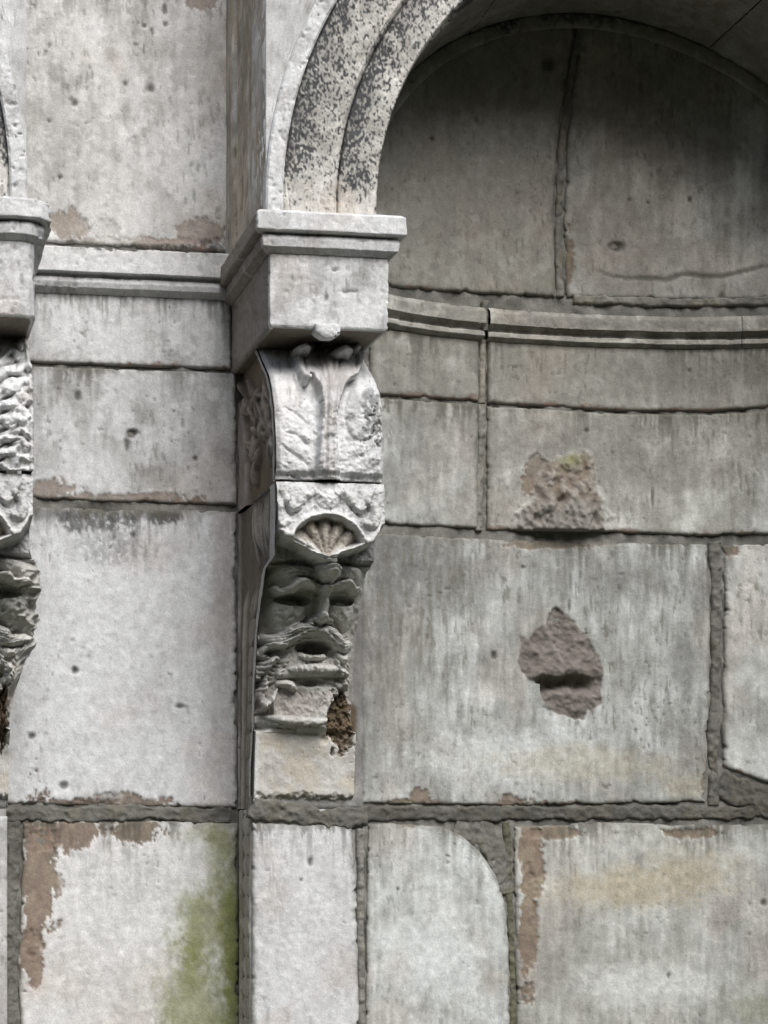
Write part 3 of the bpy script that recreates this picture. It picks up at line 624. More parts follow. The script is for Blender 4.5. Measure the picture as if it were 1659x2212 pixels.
def console_face(PR, dx, step, H, tone, seed, streak, w0=598.5, w1=830.0, recolor=None):
    y0, y1 = PR[0, 0], PR[-1, 0]; n = int((y1 - y0) / step); m = int(236 / step)
    rows = np.linspace(y0, y1, n); Yb = np.interp(rows, PR[:, 0], PR[:, 1])
    Xs = np.linspace(Xat(w0, 0), Xat(w1, 0), m)
    _, Zr = place(np.full(n, 708.), rows, Yb)
    X = np.repeat(Xs[None], n, 0); Y = np.repeat(Yb[:, None], m, 1); Z = np.repeat(Zr[:, None], m, 1)
    px, _ = meas(X, Y, Z); py = np.repeat(rows[:, None], m, 1); u = np.repeat(np.linspace(-1, 1, m)[None], n, 0)
    col, h = wear(px + (0 if dx == 0 else 6000), py + (0 if dx == 0 else 5733), tone, seed, streak)
    col, hs = H(px, py, u, col, Y)
    return X + dx, Y, Z, px, py, u, col, h * .8 + hs

def acanthus(px, py, u, col, Yb):
    h = np.zeros(px.shape)
    LEAF = np.array([(642, 740), (632, 768), (634, 796), (646, 822), (655, 838), (664, 832), (666, 816), (678, 838), (688, 870), (690, 905), (684, 965), (678, 1040), (736, 1040), (730, 965), (724, 905), (730, 868), (742, 836), (752, 824), (766, 818), (778, 794), (784, 768), (774, 740)], float)
    dl = poly_dist(px + 5 * (fbm(px / 14, py / 14, 303, 3) - .5), py, LEAF); leafk = sm(-1.5, 5, dl); fade = 1 - .55 * sm(850, 960, py)
    stem = stroke(px, py, [(703, 735), (704, 800), (705, 900), (706, 1045)], 22, .1)
    h += .050 * leafk * fade + .012 * stem - .014 * leafk * np.exp(-((px - 704) / 60) ** 2) * sm(830, 760, py)
    for x0, x1 in ((676, 696), (690, 700), (716, 709), (734, 714)): h -= .010 * stroke(px, py, [(x0, 742), (lerp(x0, x1, .5), 800), (x1, 880), (x1, 1036)], 4.2, .6)
    h -= .012 * stroke(px, py, [(654, 750), (652, 785), (657, 822)], 4.5) + .012 * stroke(px, py, [(758, 750), (762, 785), (758, 812)], 4.5)
    h += .010 * e_bump(px, py, 656, 828, 9, 9) + .010 * e_bump(px, py, 764, 806, 12, 12)
    col = lerp(col, C_PINK * .95, (.35 * leafk * sm(960, 800, py))[..., None])
    h += .040 * e_bump(px, py, 655, 758, 17, 13) + .046 * e_bump(px, py, 742, 760, 25, 15) + .03 * e_bump(px, py, 757, 764, 10, 10) + .022 * e_bump(px, py, 657, 828, 10, 9)
    for k in range(4):
        y = 872 + 44 * k
        h += .004 * stroke(px, py, [(610, y - 6), (640, y + 8), (668, y + 36)], 15) + .004 * stroke(px, py, [(820, y - 22), (790, y - 4), (752, y + 26)], 15)
        h -= .004 * stroke(px, py, [(616, y + 12 + 9 * (k % 2)), (640, y + 26), (664, y + 46)], 4)
    h += .022 * e_bump(px, py, 790, 880, 44, 70, .2) * sm(800, 850, py)
    er = fbm(px / 13, py / 13, 301, 4)
    h += .016 * (er - .5) * sm(840, 900, py)
    pits = sm(.60, .70, fbm(px / 6, py / 8, 305, 3)) * g_bump(px, py, 806, 900, 32, 90)
    h -= .010 * pits; col = lerp(col, C_DIRT, (.8 * pits)[..., None])
    col = lerp(col, C_PINK, (.45 * stem * sm(.35, .6, er))[..., None])
    h -= .012 * np.clip(np.abs(u) - .93, 0, 1) / .07 * (.5 + er)
    h -= .012 * sm(1018, 1030, py)
    return col, h

def acanthus_curls(px, py, u, col, Yb):
    h = np.zeros(px.shape)
    h += .02 * stroke(px, py, [(705, 740), (706, 900), (705, 1040)], 22, .1)
    rng = np.random.default_rng(12)
    for k in range(8):
        y = 780 + 34 * k
        for s in (-1, 1):
            j1, j2, j3, j4 = rng.uniform(-9, 9, 4); wd = rng.uniform(6, 11)
            h += .017 * stroke(px, py, [(714 + s * 26, y + 42 + j1), (714 + s * 48, y + 14 + j2), (714 + s * 72, y + 18 + j3), (714 + s * 88, y - 4 + j4), (714 + s * 106, y + 4 + j1)], wd, .5)
            h += .014 * e_bump(px, py, 714 + s * (98 + j2), y + 12 + j3, rng.uniform(7, 13), rng.uniform(5, 10), j4 / 10)
            h -= .014 * stroke(px, py, [(714 + s * 34, y + 48 + j2), (714 + s * 58, y + 30 + j3), (714 + s * (84 + j4), y + 22)], rng.uniform(3, 6))
            if rng.random() < .6: h -= .018 * g_bump(px, py, 714 + s * (78 + j3), y + 6 + j4, 7, 5)
    h += .010 * (fbm(px / 16, py / 16, 313, 4) - .5) * 2
    h += .03 * e_bump(px, py, 790, 765, 24, 20) + .012 * (fbm(px / 12, py / 12, 311, 4) - .5)
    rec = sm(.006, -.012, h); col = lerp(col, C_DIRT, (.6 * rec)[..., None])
    h += .012 * sm(.93, .97, np.abs(u))
    return col, h

SHELL = np.array([(594, 1046), (593, 1100), (599, 1150), (609, 1162), (632, 1170), (650, 1180), (668, 1190), (682, 1206), (688, 1222), (722, 1222), (728, 1206), (738, 1196), (757, 1192), (785, 1182), (808, 1172), (822, 1150), (834, 1110), (834, 1046)], float)
def bearded_mask(px, py, u, col, Yb):
    h = np.zeros(px.shape); S = lambda pts, w, t=.5: stroke(px, py, pts, w, t)
    d = poly_dist(px, py, SHELL); ins = sm(-4, 5, d)
    top = sm(1226, 1214, py)
    h -= .105 * (1 - ins) * sm(1128, 1150, py) * sm(1232, 1206, py)          # underside of the shell, in front of the forehead
    # shell: hollow ribbed fan within a raised rim, leafy band above
    fx, fy = px - 706, py - 1198; ang = np.arctan2(fx, -fy + 6); rad = np.hypot(fx, fy)
    fan = sm(84, 78, rad * (1 - .03 * np.cos(ang * 15))) * sm(1.20, 1.12, np.abs(ang)) * ins
    ribs = np.abs(np.cos(ang * 7.5)) ** .7
    h -= fan * (.006 + .012 * (rad / 75) + .016 * (1 - ribs) * (rad / 60))
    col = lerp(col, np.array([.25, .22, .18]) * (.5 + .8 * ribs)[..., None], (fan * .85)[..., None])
    rim = np.exp(-((d - 8) / 8) ** 2) * sm(1120, 1150, py); arc = np.exp(-((rad - 88) / 5) ** 2) * sm(1.25, 1.1, np.abs(ang)) * ins
    h += .012 * rim * ins + .014 * arc
    col = lerp(col, C_WHITE * 1.05, (np.clip(rim * ins + arc, 0, 1) * .75)[..., None])
    for s in (-1, 1):
        h += ins * (.014 * S([(706 + s * 20, 1062), (706 + s * 48, 1072), (706 + s * 70, 1096), (706 + s * 98, 1060)], 12) + .016 * S([(706 + s * 86, 1080), (706 + s * 104, 1100), (706 + s * 100, 1130), (706 + s * 84, 1128)], 12))
        h -= ins * .012 * S([(706 + s * 50, 1092), (706 + s * 76, 1112), (706 + s * 96, 1086)], 6)
    h += ins * (.013 * e_bump(px, py, 708, 1078, 26, 22) - .010 * S([(676, 1056), (680, 1100)], 5) - .010 * S([(742, 1056), (738, 1100)], 5))
    er = fbm(px / 10, py / 10, 321, 4); h += .014 * (er - .5) * top
    # knot under the shell and the round boss on the forehead
    stemk = stroke(px, py, [(706, 1186), (705, 1206), (702, 1228), (702, 1246)], 27, .25) * sm(1192, 1204, py)
    h += (.030 + .075 * sm(1206, 1230, py)) * stemk + .030 * e_bump(px, py, 703, 1252, 32, 24, 0, 2.4)
    h -= .020 * g_bump(px, py, 685, 1218, 6, 6) + .020 * g_bump(px, py, 716, 1221, 6, 6) + .016 * S([(682, 1246), (690, 1238), (706, 1236), (722, 1244)], 5)
    low = sm(1214, 1232, py) * sm(1584, 1574, py)
    h -= low * (.050 * np.abs(u) ** 5 + .018 * u * u)
    # forehead, brows, sockets
    h += .030 * e_bump(px, py, 634, 1246, 52, 36) + .028 * e_bump(px, py, 754, 1244, 36, 34)
    for pts in ([(693, 1276), (668, 1268), (645, 1262), (628, 1276), (606, 1282), (592, 1272)], [(705, 1276), (728, 1268), (748, 1263), (762, 1276), (778, 1272)]):
        h += .040 * S(pts, 10, .3)
    h += .020 * e_bump(px, py, 699, 1280, 18, 13)
    h -= .020 * S([(690, 1262), (668, 1252), (642, 1248)], 4) + .018 * S([(706, 1262), (728, 1254), (746, 1250)], 4)
    h -= .052 * e_bump(px, py, 634, 1298, 38, 14, .05) + .052 * e_bump(px, py, 740, 1297, 30, 14, -.05)
    h += .020 * e_bump(px, py, 636, 1304, 20, 9) + .018 * e_bump(px, py, 738, 1303, 17, 8)
    h -= .010 * S([(616, 1303), (636, 1306), (656, 1302)], 3) + .010 * S([(722, 1303), (738, 1305), (754, 1302)], 3)
    # nose
    h += .045 * S([(697, 1278), (696, 1300), (693, 1326), (690, 1344)], 13, .1) + .032 * e_bump(px, py, 688, 1338, 17, 13) + .024 * e_bump(px, py, 671, 1345, 11, 9) + .022 * e_bump(px, py, 708, 1343, 9, 8)
    h -= .034 * g_bump(px, py, 694, 1353, 9, 7) + .016 * g_bump(px, py, 674, 1353, 5, 4)
    # cheeks with folds
    h += .024 * e_bump(px, py, 618, 1332, 44, 40, -.3) + .022 * e_bump(px, py, 740, 1330, 30, 36, .3)
    for o in (0, 1): h += .006 * S([(668 - 22 * o, 1302 + 6 * o), (648 - 22 * o, 1320 + 4 * o), (632 - 20 * o, 1336)], 9)
    h -= .018 * S([(664, 1336), (646, 1352), (624, 1362)], 6) + .018 * S([(716, 1336), (728, 1350), (738, 1366)], 6)
    # moustache and its curls
    mou = np.maximum(S([(688, 1364), (662, 1362), (638, 1366), (618, 1382), (592, 1386), (570, 1380)], 18, .4), S([(684, 1364), (704, 1366), (722, 1380), (738, 1396), (756, 1392)], 17, .4))
    h += .050 * mou
    h -= .010 * S([(660, 1362), (636, 1372), (610, 1386)], 3) + .010 * S([(700, 1364), (720, 1382), (740, 1396)], 3)
    h += .038 * S([(612, 1400), (590, 1398), (572, 1404), (566, 1418), (578, 1420)], 8, .3) + .036 * S([(596, 1424), (580, 1432), (566, 1448), (560, 1464)], 12, .3) + .030 * S([(726, 1412), (742, 1424), (752, 1416)], 9)
    h -= .014 * S([(590, 1412), (576, 1426), (566, 1436)], 5)
    for k in range(7):
        y_ = 1352 + 5.5 * k
        h -= .007 * S([(672, y_ + 4), (640, y_ + 6), (612, y_ + 18), (578, y_ + 16 + 2 * k)], 2.2) + .007 * S([(700, y_ + 4), (722, y_ + 16), (738, y_ + 26), (756, y_ + 22)], 2.2)
    for k in range(6):
        h += .016 * S([(626 - 5 * k, 1418 + 10 * k), (604 - 4 * k, 1430 + 9 * k), (592 - 4 * k, 1424 + 10 * k), (574, 1434 + 11 * k), (560, 1430 + 12 * k)], 5, .4)
        h += .014 * S([(722 + 3 * k, 1418 + 10 * k), (732 + 2 * k, 1432 + 9 * k), (744, 1426 + 10 * k), (756, 1436 + 10 * k)], 5, .4)
    for k in range(9):
        h -= .006 * S([(640 + 10 * k, 1430), (636 + 11 * k, 1444), (640 + 10 * k, 1462)], 2.0)
    for k in range(3): h -= .006 * S([(612 + 8 * k, 1236 + 9 * k), (640, 1230 + 9 * k), (672 - 4 * k, 1238 + 8 * k)], 2.4)
    # open mouth, teeth and lip
    h -= .075 * e_bump(px, py, 678, 1398, 40, 17) + .02 * e_bump(px, py, 678, 1408, 44, 24)
    teeth = .044 * (e_bump(px, py, 673, 1417, 33, 13) - .7 * e_bump(px, py, 674, 1411, 22, 9)); h += teeth
    h -= .014 * S([(676, 1402), (675, 1418)], 4)
    for x in (655, 666, 686, 696): h -= .006 * S([(x, 1410), (x - 1, 1424)], 2.6)
    h += .020 * e_bump(px, py, 672, 1438, 62, 26) + .032 * S([(604, 1458), (640, 1452), (680, 1450), (715, 1450), (742, 1454)], 15, .3)
    h -= .012 * S([(628, 1480), (660, 1476), (690, 1476), (722, 1482)], 8) + .014 * e_bump(px, py, 668, 1478, 18, 8)
    h += .030 * S([(742, 1452), (750, 1466), (742, 1482), (728, 1478)], 10) + .032 * S([(600, 1478), (622, 1480), (632, 1490)], 10, .3) + .030 * S([(578, 1480), (566, 1500), (570, 1530)], 9)
    for k in range(5):
        h += .020 * S([(598 - 8 * k, 1490 + 7 * k), (588 - 5 * k, 1512 + 5 * k), (590 - 8 * k, 1540)], 6); h -= .004 * S([(612 + 27 * k, 1494), (622 + 24 * k + 5 * (k % 2), 1508), (618 + 23 * k, 1524)], 2.5)
    # broken beard above its lower ledge
    h += .014 * e_bump(px, py, 655, 1520, 110, 50, 0, 4) + .018 * S([(556, 1556), (620, 1560), (670, 1564), (712, 1564)], 13, .1)
    h += .006 * low * (fbm(px / 11, py / 12, 331, 3) - .5) * 2
    gone = sm(.0, .3, 1 - np.hypot((px - 737) / 36, (py - 1560) / 78) + .5 * (fbm(px / 14, py / 16, 333, 4) - .5) * 2)
    h = lerp(h, h * .1 - .030 + .030 * (fbm(px / 7, py / 9, 335, 3) - .5), gone)
    col = lerp(col, C_RUST * (.8 + .9 * er)[..., None], (gone * .9)[..., None])
    h -= .03 * g_bump(px, py, 702, 1592, 8, 10)
    h = np.where(py > 1214, lerp(h, h * 1.1, low), h)
    # colour by relief: grey-olive on the low parts, pale on the ridges
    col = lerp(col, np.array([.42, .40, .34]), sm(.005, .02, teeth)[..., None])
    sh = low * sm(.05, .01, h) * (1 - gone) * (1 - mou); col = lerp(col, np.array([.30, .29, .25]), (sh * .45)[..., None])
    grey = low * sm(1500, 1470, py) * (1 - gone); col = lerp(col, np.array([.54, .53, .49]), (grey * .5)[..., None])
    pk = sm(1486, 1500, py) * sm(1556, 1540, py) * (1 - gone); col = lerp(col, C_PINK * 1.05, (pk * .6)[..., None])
    keep = (gone * .9)[..., None]; rustc = C_RUST * (.7 + .9 * er)[..., None]
    # plain foot below, with its pale left fillet
    foot = sm(1578, 1590, py); h += foot * .006 * (fbm(px / 40, py / 40, 337, 3) - .5)
    col = lerp(col, lerp(C_WHITE, C_OCHRE, .4) * 1.04, (foot * .8)[..., None]); col = lerp(col, C_OCHRE * 1.15, (foot * .45 * sm(.4, .6, fbm(px / 40, py / 50, 339, 3)))[..., None])
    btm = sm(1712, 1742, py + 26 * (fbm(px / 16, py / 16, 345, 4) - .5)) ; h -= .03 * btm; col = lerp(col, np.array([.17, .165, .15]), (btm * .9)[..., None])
    edge = sm(-.955, -.975, u) * sm(1230, 1260, py); h = h + edge * .02
    col = lerp(col, C_WHITE, (sm(-.86, -.93, u) * foot * .8)[..., None]); col = lerp(col, rustc, keep)
    # ridges coloured paler than the hollows around them
    def blur(a, r):
        for ax in (0, 1):
            c = np.cumsum(np.pad(a, [(r + 1, r) if k == ax else (0, 0) for k in (0, 1)], 'edge'), ax)
            a = (np.take(c, np.arange(2 * r + 1, c.shape[ax]), ax) - np.take(c, np.arange(0, c.shape[ax] - 2 * r - 1), ax)) / (2 * r + 1)
        return a
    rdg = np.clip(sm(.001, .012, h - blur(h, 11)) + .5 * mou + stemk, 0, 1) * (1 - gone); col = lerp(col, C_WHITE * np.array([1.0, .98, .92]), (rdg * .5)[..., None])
    return col, h

def face_labels(px, py):
    d = poly_dist(px, py, SHELL); lab = np.zeros(px.shape, int)
    lab[(py < 1226) & (d > -3)] = 1; lab[(py < 1140)] = 1; lab[py > 1581] = 2
    return lab

def side_carving(parent, dx, PR, mark, seed):
    """left cheek of the console: fillet along the front edge, undercut foliage behind it"""
    y0, y1 = PR[0, 0], PR[-1, 0]; n = int((y1 - y0) / 2.0); rows = np.linspace(y0, y1, n); Yb = np.interp(rows, PR[:, 0], PR[:, 1])
    _, Zr = place(np.full(n, 600.), rows, Yb); m = 120; q = np.linspace(0, 1, m)
    Y = Yb[:, None] * (1 - q) + (RY + .02) * q; Z = np.repeat(Zr[:, None], m, 1); X = np.full(Y.shape, CXL + dx)
    a, b = Y / .0011, (4 - Z) / .0011
    col, h = wear(a + 5500, b + 5000, -.08, seed, .5)
    dist = (Y - Yb[:, None])
    fil = sm(.030, .020, dist); inner = sm(.028, .045, dist) * (sm(.44, .40, dist) if mark else sm(.30, .26, dist))
    U, V = dist * 1000, (Z[0, 0] - Z) * 1000; rng = np.random.default_rng(seed); fol = np.zeros(U.shape)
    if mark:
        stem = [(60, 285), (120, 250), (190, 190), (235, 120), (250, 60)]
        for k in range(64):
            f = k / 63; sx, sy = np.interp(f, np.linspace(0, 1, 5), [q_[0] for q_ in stem]), np.interp(f, np.linspace(0, 1, 5), [q_[1] for q_ in stem])
            if k > 24: sx, sy = rng.uniform(60, 385), rng.uniform(70, 320)
            an = rng.uniform(-2.6, -.2) if k % 2 else rng.uniform(.3, 2.4); ln = rng.uniform(40, 95); cu = rng.uniform(-.9, .9)
            pts_ = [(sx + ln * t * math.cos(an + cu * t), sy + ln * t * math.sin(an + cu * t)) for t in (0, .4, .75, 1)]
            fol = np.maximum(fol, stroke(U, V, pts_, rng.uniform(8, 14), .5) * rng.uniform(.5, 1))
        fol = np.maximum(fol, .8 * stroke(U, V, stem, 9, .2)); fol = np.maximum(fol, e_bump(U, V, 110, 190, 30, 26)); fol = np.maximum(fol, .9 * e_bump(U, V, 95, 255, 26, 30))
        h = h - inner * .016 + inner * .025 * np.clip(fol, -.2, 1)
        col = lerp(col, np.array([.085, .075, .052]), (inner * .9 * sm(.35, .0, fol))[..., None]); col = lerp(col, np.array([.33, .31, .26]), (inner * .6 * sm(.4, .9, fol))[..., None])  # shade of the deep pockets put into the colour, raised leaves paled
    else:
        f = Z / .075; ff = f - np.floor(f); qd = dist / (RY - Yb[:, None]); c0 = .40; w = .13 * np.sqrt(np.clip(1 - (2 * ff - 1) ** 2, 0, 1)) + .01; inner = sm(.13, .19, qd) * sm(.99, .94, qd); fil = sm(.15, .11, qd)
        husk = np.sqrt(np.clip(1 - ((qd - c0) / w) ** 2, 0, 1)) * (1 - .6 * np.exp(-((qd - c0) / .025) ** 2)); fil2 = np.exp(-((qd - .74) / .08) ** 4)
        for k in range(9):
            x0 = 50 + 36 * k; pts_ = [(x0 + rng.uniform(-10, 10), rng.uniform(0, 30)), (x0 * .85 + 20, 90), (x0 * .6 + 38, rng.uniform(140, 200))]
            fol = np.maximum(fol, stroke(U, V, pts_, rng.uniform(9, 15), .6) * rng.uniform(.6, 1))
        loose = sm(1290, 1240, rows)[:, None]
        h = h - inner * .007 + inner * ((1 - loose) * .008 * np.clip(husk + fil2, 0, 1) + loose * .014 * fol)
    h = h + .006 * fil
    if not mark:
        col = lerp(col, np.array([.085, .08, .06]) * (.8 + .4 * fbm(a / 9, b / 9, 411, 3))[..., None], (inner * .8)[..., None])  # ground darkened with grime and painted shade so the shallow relief reads
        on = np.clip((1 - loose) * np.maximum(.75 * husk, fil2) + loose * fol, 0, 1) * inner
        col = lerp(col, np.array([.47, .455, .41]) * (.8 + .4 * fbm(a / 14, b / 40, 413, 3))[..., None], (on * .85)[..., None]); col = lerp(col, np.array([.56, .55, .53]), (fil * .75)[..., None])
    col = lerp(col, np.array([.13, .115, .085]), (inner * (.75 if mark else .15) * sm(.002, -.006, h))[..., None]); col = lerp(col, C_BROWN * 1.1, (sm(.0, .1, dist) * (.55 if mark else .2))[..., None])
    col = lerp(col, C_WHITE * .8, (fil * .6 * sm(1400, 1560, rows)[:, None])[..., None])
    return grid_obj('side_carving', parent, np.stack([X - h, Y, Z], -1), col, M_CARVE)

def make_console(dx, label, variant):
    root = thing('carved_console', label, 'console', (XC + dx, SHY, ZM), 'consoles carrying the arches')
    l, r = XL + dx, XR + dx
    yb = RY + .01
    path = [(l, yb), (l, 0), (r, 0), (r, .5)] if variant == 0 else [(l, yb), (l, 0), (r - .05, 0), (r - .018, .006), (r - .005, .022), (r, .06), (r, .5)]
    rough = 1.0 if variant == 0 else 1.6
    sweep('abacus', root, path, [(-.10, ZAB_T + .002), (.030, ZAB_T), (.039, ZAB_T - .007), (.040, ZAB_B + .002), (.037, ZAB_B - .001), (.013, ZAB_B - .003), (.011, ZBD_T), (.0225, ZBD_T - .003), (.0245, (ZBD_T + ZBD_B) / 2 + .004), (.0215, ZBD_B + .004), (.004, ZBD_B - .008), (-.03, ZBD_B - .010)],
          tone=.24, relief=rough, step=.004, brown_lim=-9)
    sweep('impost_block', root, path, [(-.02, ZBL_T + .006), (0, ZBL_T), (0, ZBL_B + .006), (-.003, ZBL_B + .001), (-.007, ZBL_B), (-.135, ZBL_B)], tone=.16, relief=rough, step=.004, brown_lim=-.012)
    X, Y, Z, px, py, u, col, h = console_face(PR_UP, dx, 2.0, acanthus if variant == 0 else acanthus_curls, .20, 501 + variant, .3)
    P = P_up = np.stack([X, Y - h, Z], -1)
    scroll = grid_obj('acanthus_scroll', root, P, col, M_CARVE, back=(.004, .012, 0))
    if variant == 0:
        # tongue of the leaf tip over the lower edge of the block
        n, m = 34, 46; v, w = np.linspace(0, 1, n)[:, None], np.linspace(-1, 1, m)[None]
        hw = .0325 * (1 - .62 * np.clip((v - .5) / .5, 0, 1) ** 1.6); xx = Xat(706, 0) + w * hw + .004 * v; zz = ZBL_B + .010 - v * .036 + 0 * w
        yy = -.006 - .010 * np.sqrt(np.clip(1 - w ** 6, 0, 1)) * np.sin(np.clip(v * .8 + .2, 0, 1) * math.pi) ** .5
        a, b = meas(xx, yy, zz); c, hh = wear(a, b, .3, 531, .2)
        grid_obj('leaf_tip', scroll, np.stack([xx, yy - hh * 1.5, zz + 0 * hh], -1), c, M_CARVE, back=(0, .05, .006))
    if variant == 0:
        for cx_, cy_, rx_, rz_, sdn in ((661, 750, .018, .015, 541), (747, 756, .027, .017, 545)):
            th_ = np.linspace(0, 2 * math.pi, 40)[None, :]; ph_ = np.linspace(0.02, math.pi - .02, 26)[:, None]
            x0_, z0_ = place(cx_, cy_, .085); nz_ = 1.0 + .16 * (fbm(3 + 2 * np.cos(th_), 3 + 2 * np.sin(th_) + 1.5 * ph_, sdn, 4) - .5) * 2 + .10 * np.cos(2 * th_ + sdn) + .08 * np.cos(3 * th_ + 2 * ph_) + .05 * np.cos(5 * th_ - ph_)
            xx = x0_ + rx_ * nz_ * np.sin(ph_) * np.cos(th_); zz = z0_ + rz_ * nz_ * np.sin(ph_) * np.sin(th_); yy = .150 - .085 * np.cos(ph_) + 0 * th_
            a, b = meas(xx, yy, zz); c, hh = wear(a, b, .06, sdn, .2); grid_obj('leaf_curl', scroll, np.stack([xx, yy - .0 * hh, zz], -1), c, M_CARVE)
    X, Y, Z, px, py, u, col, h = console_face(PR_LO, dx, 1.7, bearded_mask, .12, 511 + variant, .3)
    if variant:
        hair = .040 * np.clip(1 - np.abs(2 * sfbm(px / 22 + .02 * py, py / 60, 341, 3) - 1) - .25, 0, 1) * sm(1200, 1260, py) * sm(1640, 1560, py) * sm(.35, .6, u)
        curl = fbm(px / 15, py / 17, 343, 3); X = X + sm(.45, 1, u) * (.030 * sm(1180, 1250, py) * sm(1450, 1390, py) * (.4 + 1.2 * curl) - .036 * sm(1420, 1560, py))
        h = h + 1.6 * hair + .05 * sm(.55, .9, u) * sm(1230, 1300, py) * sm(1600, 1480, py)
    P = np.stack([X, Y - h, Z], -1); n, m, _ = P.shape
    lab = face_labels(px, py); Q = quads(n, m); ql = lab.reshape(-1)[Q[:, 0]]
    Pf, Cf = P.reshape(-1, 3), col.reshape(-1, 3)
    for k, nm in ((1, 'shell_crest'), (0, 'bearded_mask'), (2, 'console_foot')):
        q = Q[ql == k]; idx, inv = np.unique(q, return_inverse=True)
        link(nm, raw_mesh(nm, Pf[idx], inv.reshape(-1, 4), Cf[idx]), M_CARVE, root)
    # closing cheeks on the hidden right side, top and bottom of the stones
    rg2 = P_up[:, -1]; bk = rg2.copy(); bk[:, 1] = SHY + .03; G = np.stack([rg2, bk], 1); grid_obj('cheek', root, G, np.full(G.shape, .3), M_CARVE)
    for PRx, HH in ((PR_LO, P),):
        rgt = HH[:, -1]; bk = rgt.copy(); bk[:, 1] = SHY + .03; G = np.stack([rgt, bk], 1)
        grid_obj('cheek', root, np.repeat(G, 1, 1), np.full(G.shape, .3), M_CARVE)
        tp = HH[0]; tb = tp.copy(); tb[:, 1] = SHY; G = np.stack([tp, tb], 0); grid_obj('cheek', root, G, np.full(G.shape, .3), M_CARVE)
        lf = HH[:, 0]; G = np.stack([lf, np.stack([lf[:, 0], np.interp(np.linspace(PR_LO[0, 0], PR_LO[-1, 0], n), PR_LO[:, 0], PR_LO[:, 1]) + .02, lf[:, 2]], -1)], 1)
        grid_obj('cheek', root, G, np.full(G.shape, .3), M_CARVE)
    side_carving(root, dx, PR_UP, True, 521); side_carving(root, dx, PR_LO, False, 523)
    return root
console_c = make_console(0, 'console with a shell-crowned bearded mask and worn acanthus leaf, under the lichen-spotted arch', 0)
make_console(-SP, 'console with crisp leaf curls and a rounded impost, beside the recessed bay', 1)

# ------------------------------------------------------------------ the wall goes on to both sides of the view
def copy_tree(o, parent=None, shift=0.0):
    c = o.copy(); COL.objects.link(c); c.parent = parent; c.location.x += shift
    for ch in list(o.children): copy_tree(ch, c)
    return c
make_pier(NXR, 'pier at the far end of the curved niche', False)
far = copy_tree(console_c, None, NXR - XC); far['label'] = 'console at the far end of the curved niche, carrying the arch'
nl_ = thing('niche', 'neighbouring niche beyond the leafy console', 'niche', (LA, .56, 0))
mortar_bed(nl_, -1500, -60, -120, 2990, .57, step=14)
for r0, r1, xs in ((-120, 640, (-1500, -720, -60)), (655, 860, (-1500, -480, -60)), (872, 1140, (-1500, -900, -300, -60)), (1156, 1738, (-1500, -620, -60)), (1778, 2420, (-1500, -840, -60)), (2434, 2990, (-1500, -700, -60))):
    for x0, x1 in zip(xs[:-1], xs[1:]): block('ashlar_block', nl_, [(x0 + 6, r0), (x1 - 6, r0 + 8)], [(x0 + 6, r1), (x1 - 6, r1 + 6)], surf=.57, tone=-.05, step=8, niche=True)
for ch in [c for c in niche.children if c.name.startswith('vault_stone')]:
    c = ch.copy(); COL.objects.link(c); c.parent = nl_; c.location = (0, niche.location.y - nl_.location.y, 0)

# ------------------------------------------------------------------ masonry behind the faces (no daylight through the joints), roof slab
def box(name, x0, x1, y0, y1, z0, z1, parent):
    v = [(x, y, z) for x in (x0, x1) for y in (y0, y1) for z in (z0, z1)]
    me = bpy.data.meshes.new(name); me.from_pydata(v, [], [(0, 1, 3, 2), (4, 6, 7, 5), (0, 4, 5, 1), (2, 3, 7, 6), (0, 2, 6, 4), (1, 5, 7, 3)])
    a = me.attributes.new('albedo', 'FLOAT_COLOR', 'POINT'); a.data.foreach_set('color', np.tile([.25, .24, .22, 1], 8).astype(np.float32))
    return link(name, me, M_STONE, parent)
core = thing('masonry_core', 'rough stone backing behind the ashlar faces of the wall', 'wall', (NX0, .9, 0))
box('core_wall', LA - 1.2, NXR + 1.0, .70, 1.3, 0, ZTOP, core)
box('wall_top', LA - 1.2, NXR + 1.0, UY + .02, .69, ZTOP - .25, ZTOP + .01, core)

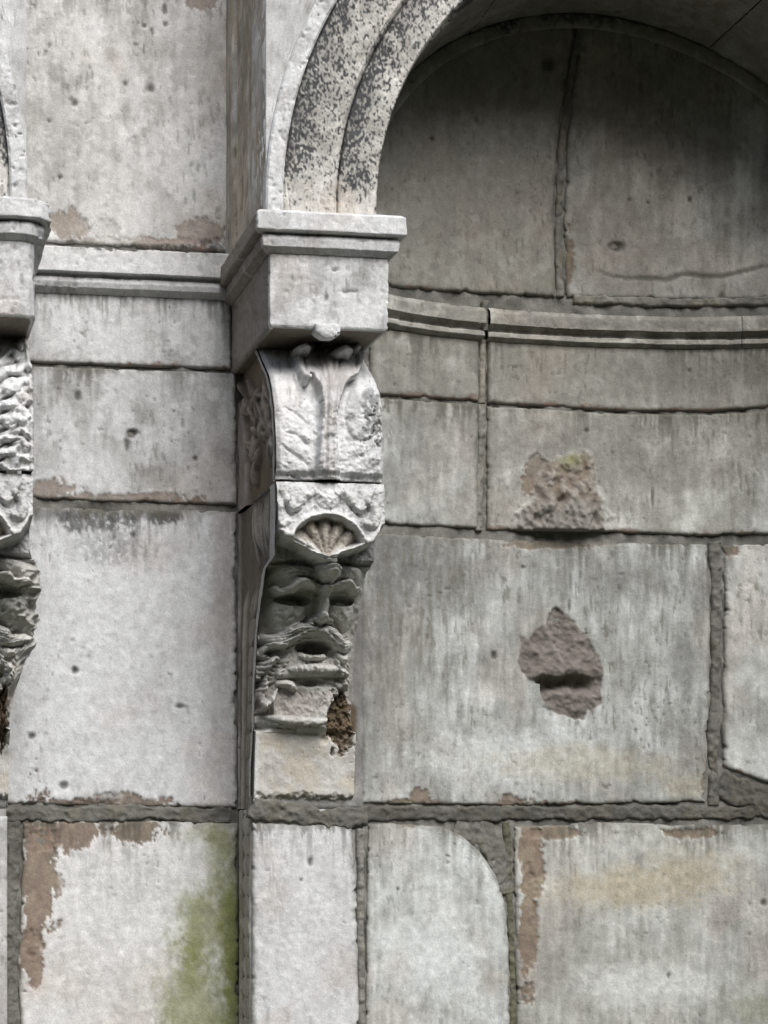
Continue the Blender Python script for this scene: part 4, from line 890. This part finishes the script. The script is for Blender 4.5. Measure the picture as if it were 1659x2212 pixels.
# ------------------------------------------------------------------ evergreens added out of view opposite the wall to block low sky light
def leaf_mat():
    m = bpy.data.materials.new('evergreen_leaves'); m.use_nodes = True; nt = m.node_tree; b = nt.nodes['Principled BSDF']
    tc = nt.nodes.new('ShaderNodeTexCoord'); n = nt.nodes.new('ShaderNodeTexNoise'); n.inputs['Scale'].default_value = 1.4
    cr = nt.nodes.new('ShaderNodeValToRGB'); cr.color_ramp.elements[0].color = (.025, .045, .018, 1); cr.color_ramp.elements[1].color = (.065, .095, .035, 1)
    nt.links.new(tc.outputs['Object'], n.inputs['Vector']); nt.links.new(n.outputs['Fac'], cr.inputs[0]); nt.links.new(cr.outputs[0], b.inputs['Base Color']); b.inputs['Roughness'].default_value = .7
    return m
def make_added_trees():
    rng = np.random.default_rng(4); lm = leaf_mat(); bk = stone_mat('bark', .95, .6, .4, (.09, .07, .05))
    nl = 5200; z = rng.uniform(.06, 1, nl) ** .9; th = rng.uniform(0, 2 * math.pi, nl); R = 2.9 * (np.sin(np.clip(z * .93 + .07, 0, 1) * math.pi) ** .6) * (.8 + .25 * np.sin(th * 5 + z * 17)) + .15
    r = R * rng.uniform(.55, 1.0, nl) ** .6
    c = np.stack([r * np.cos(th), r * np.sin(th), .8 + 12.2 * z], -1)
    a = rng.normal(size=(nl, 3)); a /= np.linalg.norm(a, axis=1)[:, None]; b = np.cross(a, rng.normal(size=(nl, 3))); b /= np.linalg.norm(b, axis=1)[:, None]
    sz = rng.uniform(.16, .34, nl)[:, None]
    V = np.stack([c - a * sz, c + b * sz * .45, c + a * sz, c - b * sz * .45], 1).reshape(-1, 3); Q = np.arange(nl * 4).reshape(-1, 4)
    crown = raw_mesh('crown', V, Q, np.full((nl * 4, 3), .1)); crown.polygons.foreach_set('use_smooth', np.zeros(nl, bool)); crown.materials.append(lm)
    k = 12; hs = np.linspace(0, 9, 8); P = np.stack([np.stack([(.24 - .02 * h) * np.cos(np.linspace(0, 2 * math.pi, k)) * (1 + .6 * math.exp(-3 * h)) + .1 * math.sin(h), (.24 - .02 * h) * np.sin(np.linspace(0, 2 * math.pi, k)) * (1 + .6 * math.exp(-3 * h)), np.full(k, h)], -1) for h in hs])
    trunk = raw_mesh('trunk', P.reshape(-1, 3), quads(8, k), np.full((8 * k, 3), .1)); trunk.materials.append(bk)
    for i, (x, y, s) in enumerate([(-13, -13.5, 1.0), (-8.6, -12.6, .95), (-4.3, -13.2, 1.05), (0, -12.8, 1.0), (4.2, -13.4, .97), (8.5, -12.7, 1.04), (12.8, -13.3, 1.0), (17, -12.6, .95)]):
        t = thing('added_evergreen', 'unseen evergreen added opposite the wall to block low sky light', 'tree', (x, y, 0), 'evergreens added to block low sky light')
        t.scale = (s, s, s * .72); t.rotation_euler = (0, 0, i * 1.3)
        for nm, me in (('trunk', trunk), ('crown', crown)):
            o = bpy.data.objects.new(nm, me); COL.objects.link(o); o.parent = t
make_added_trees()
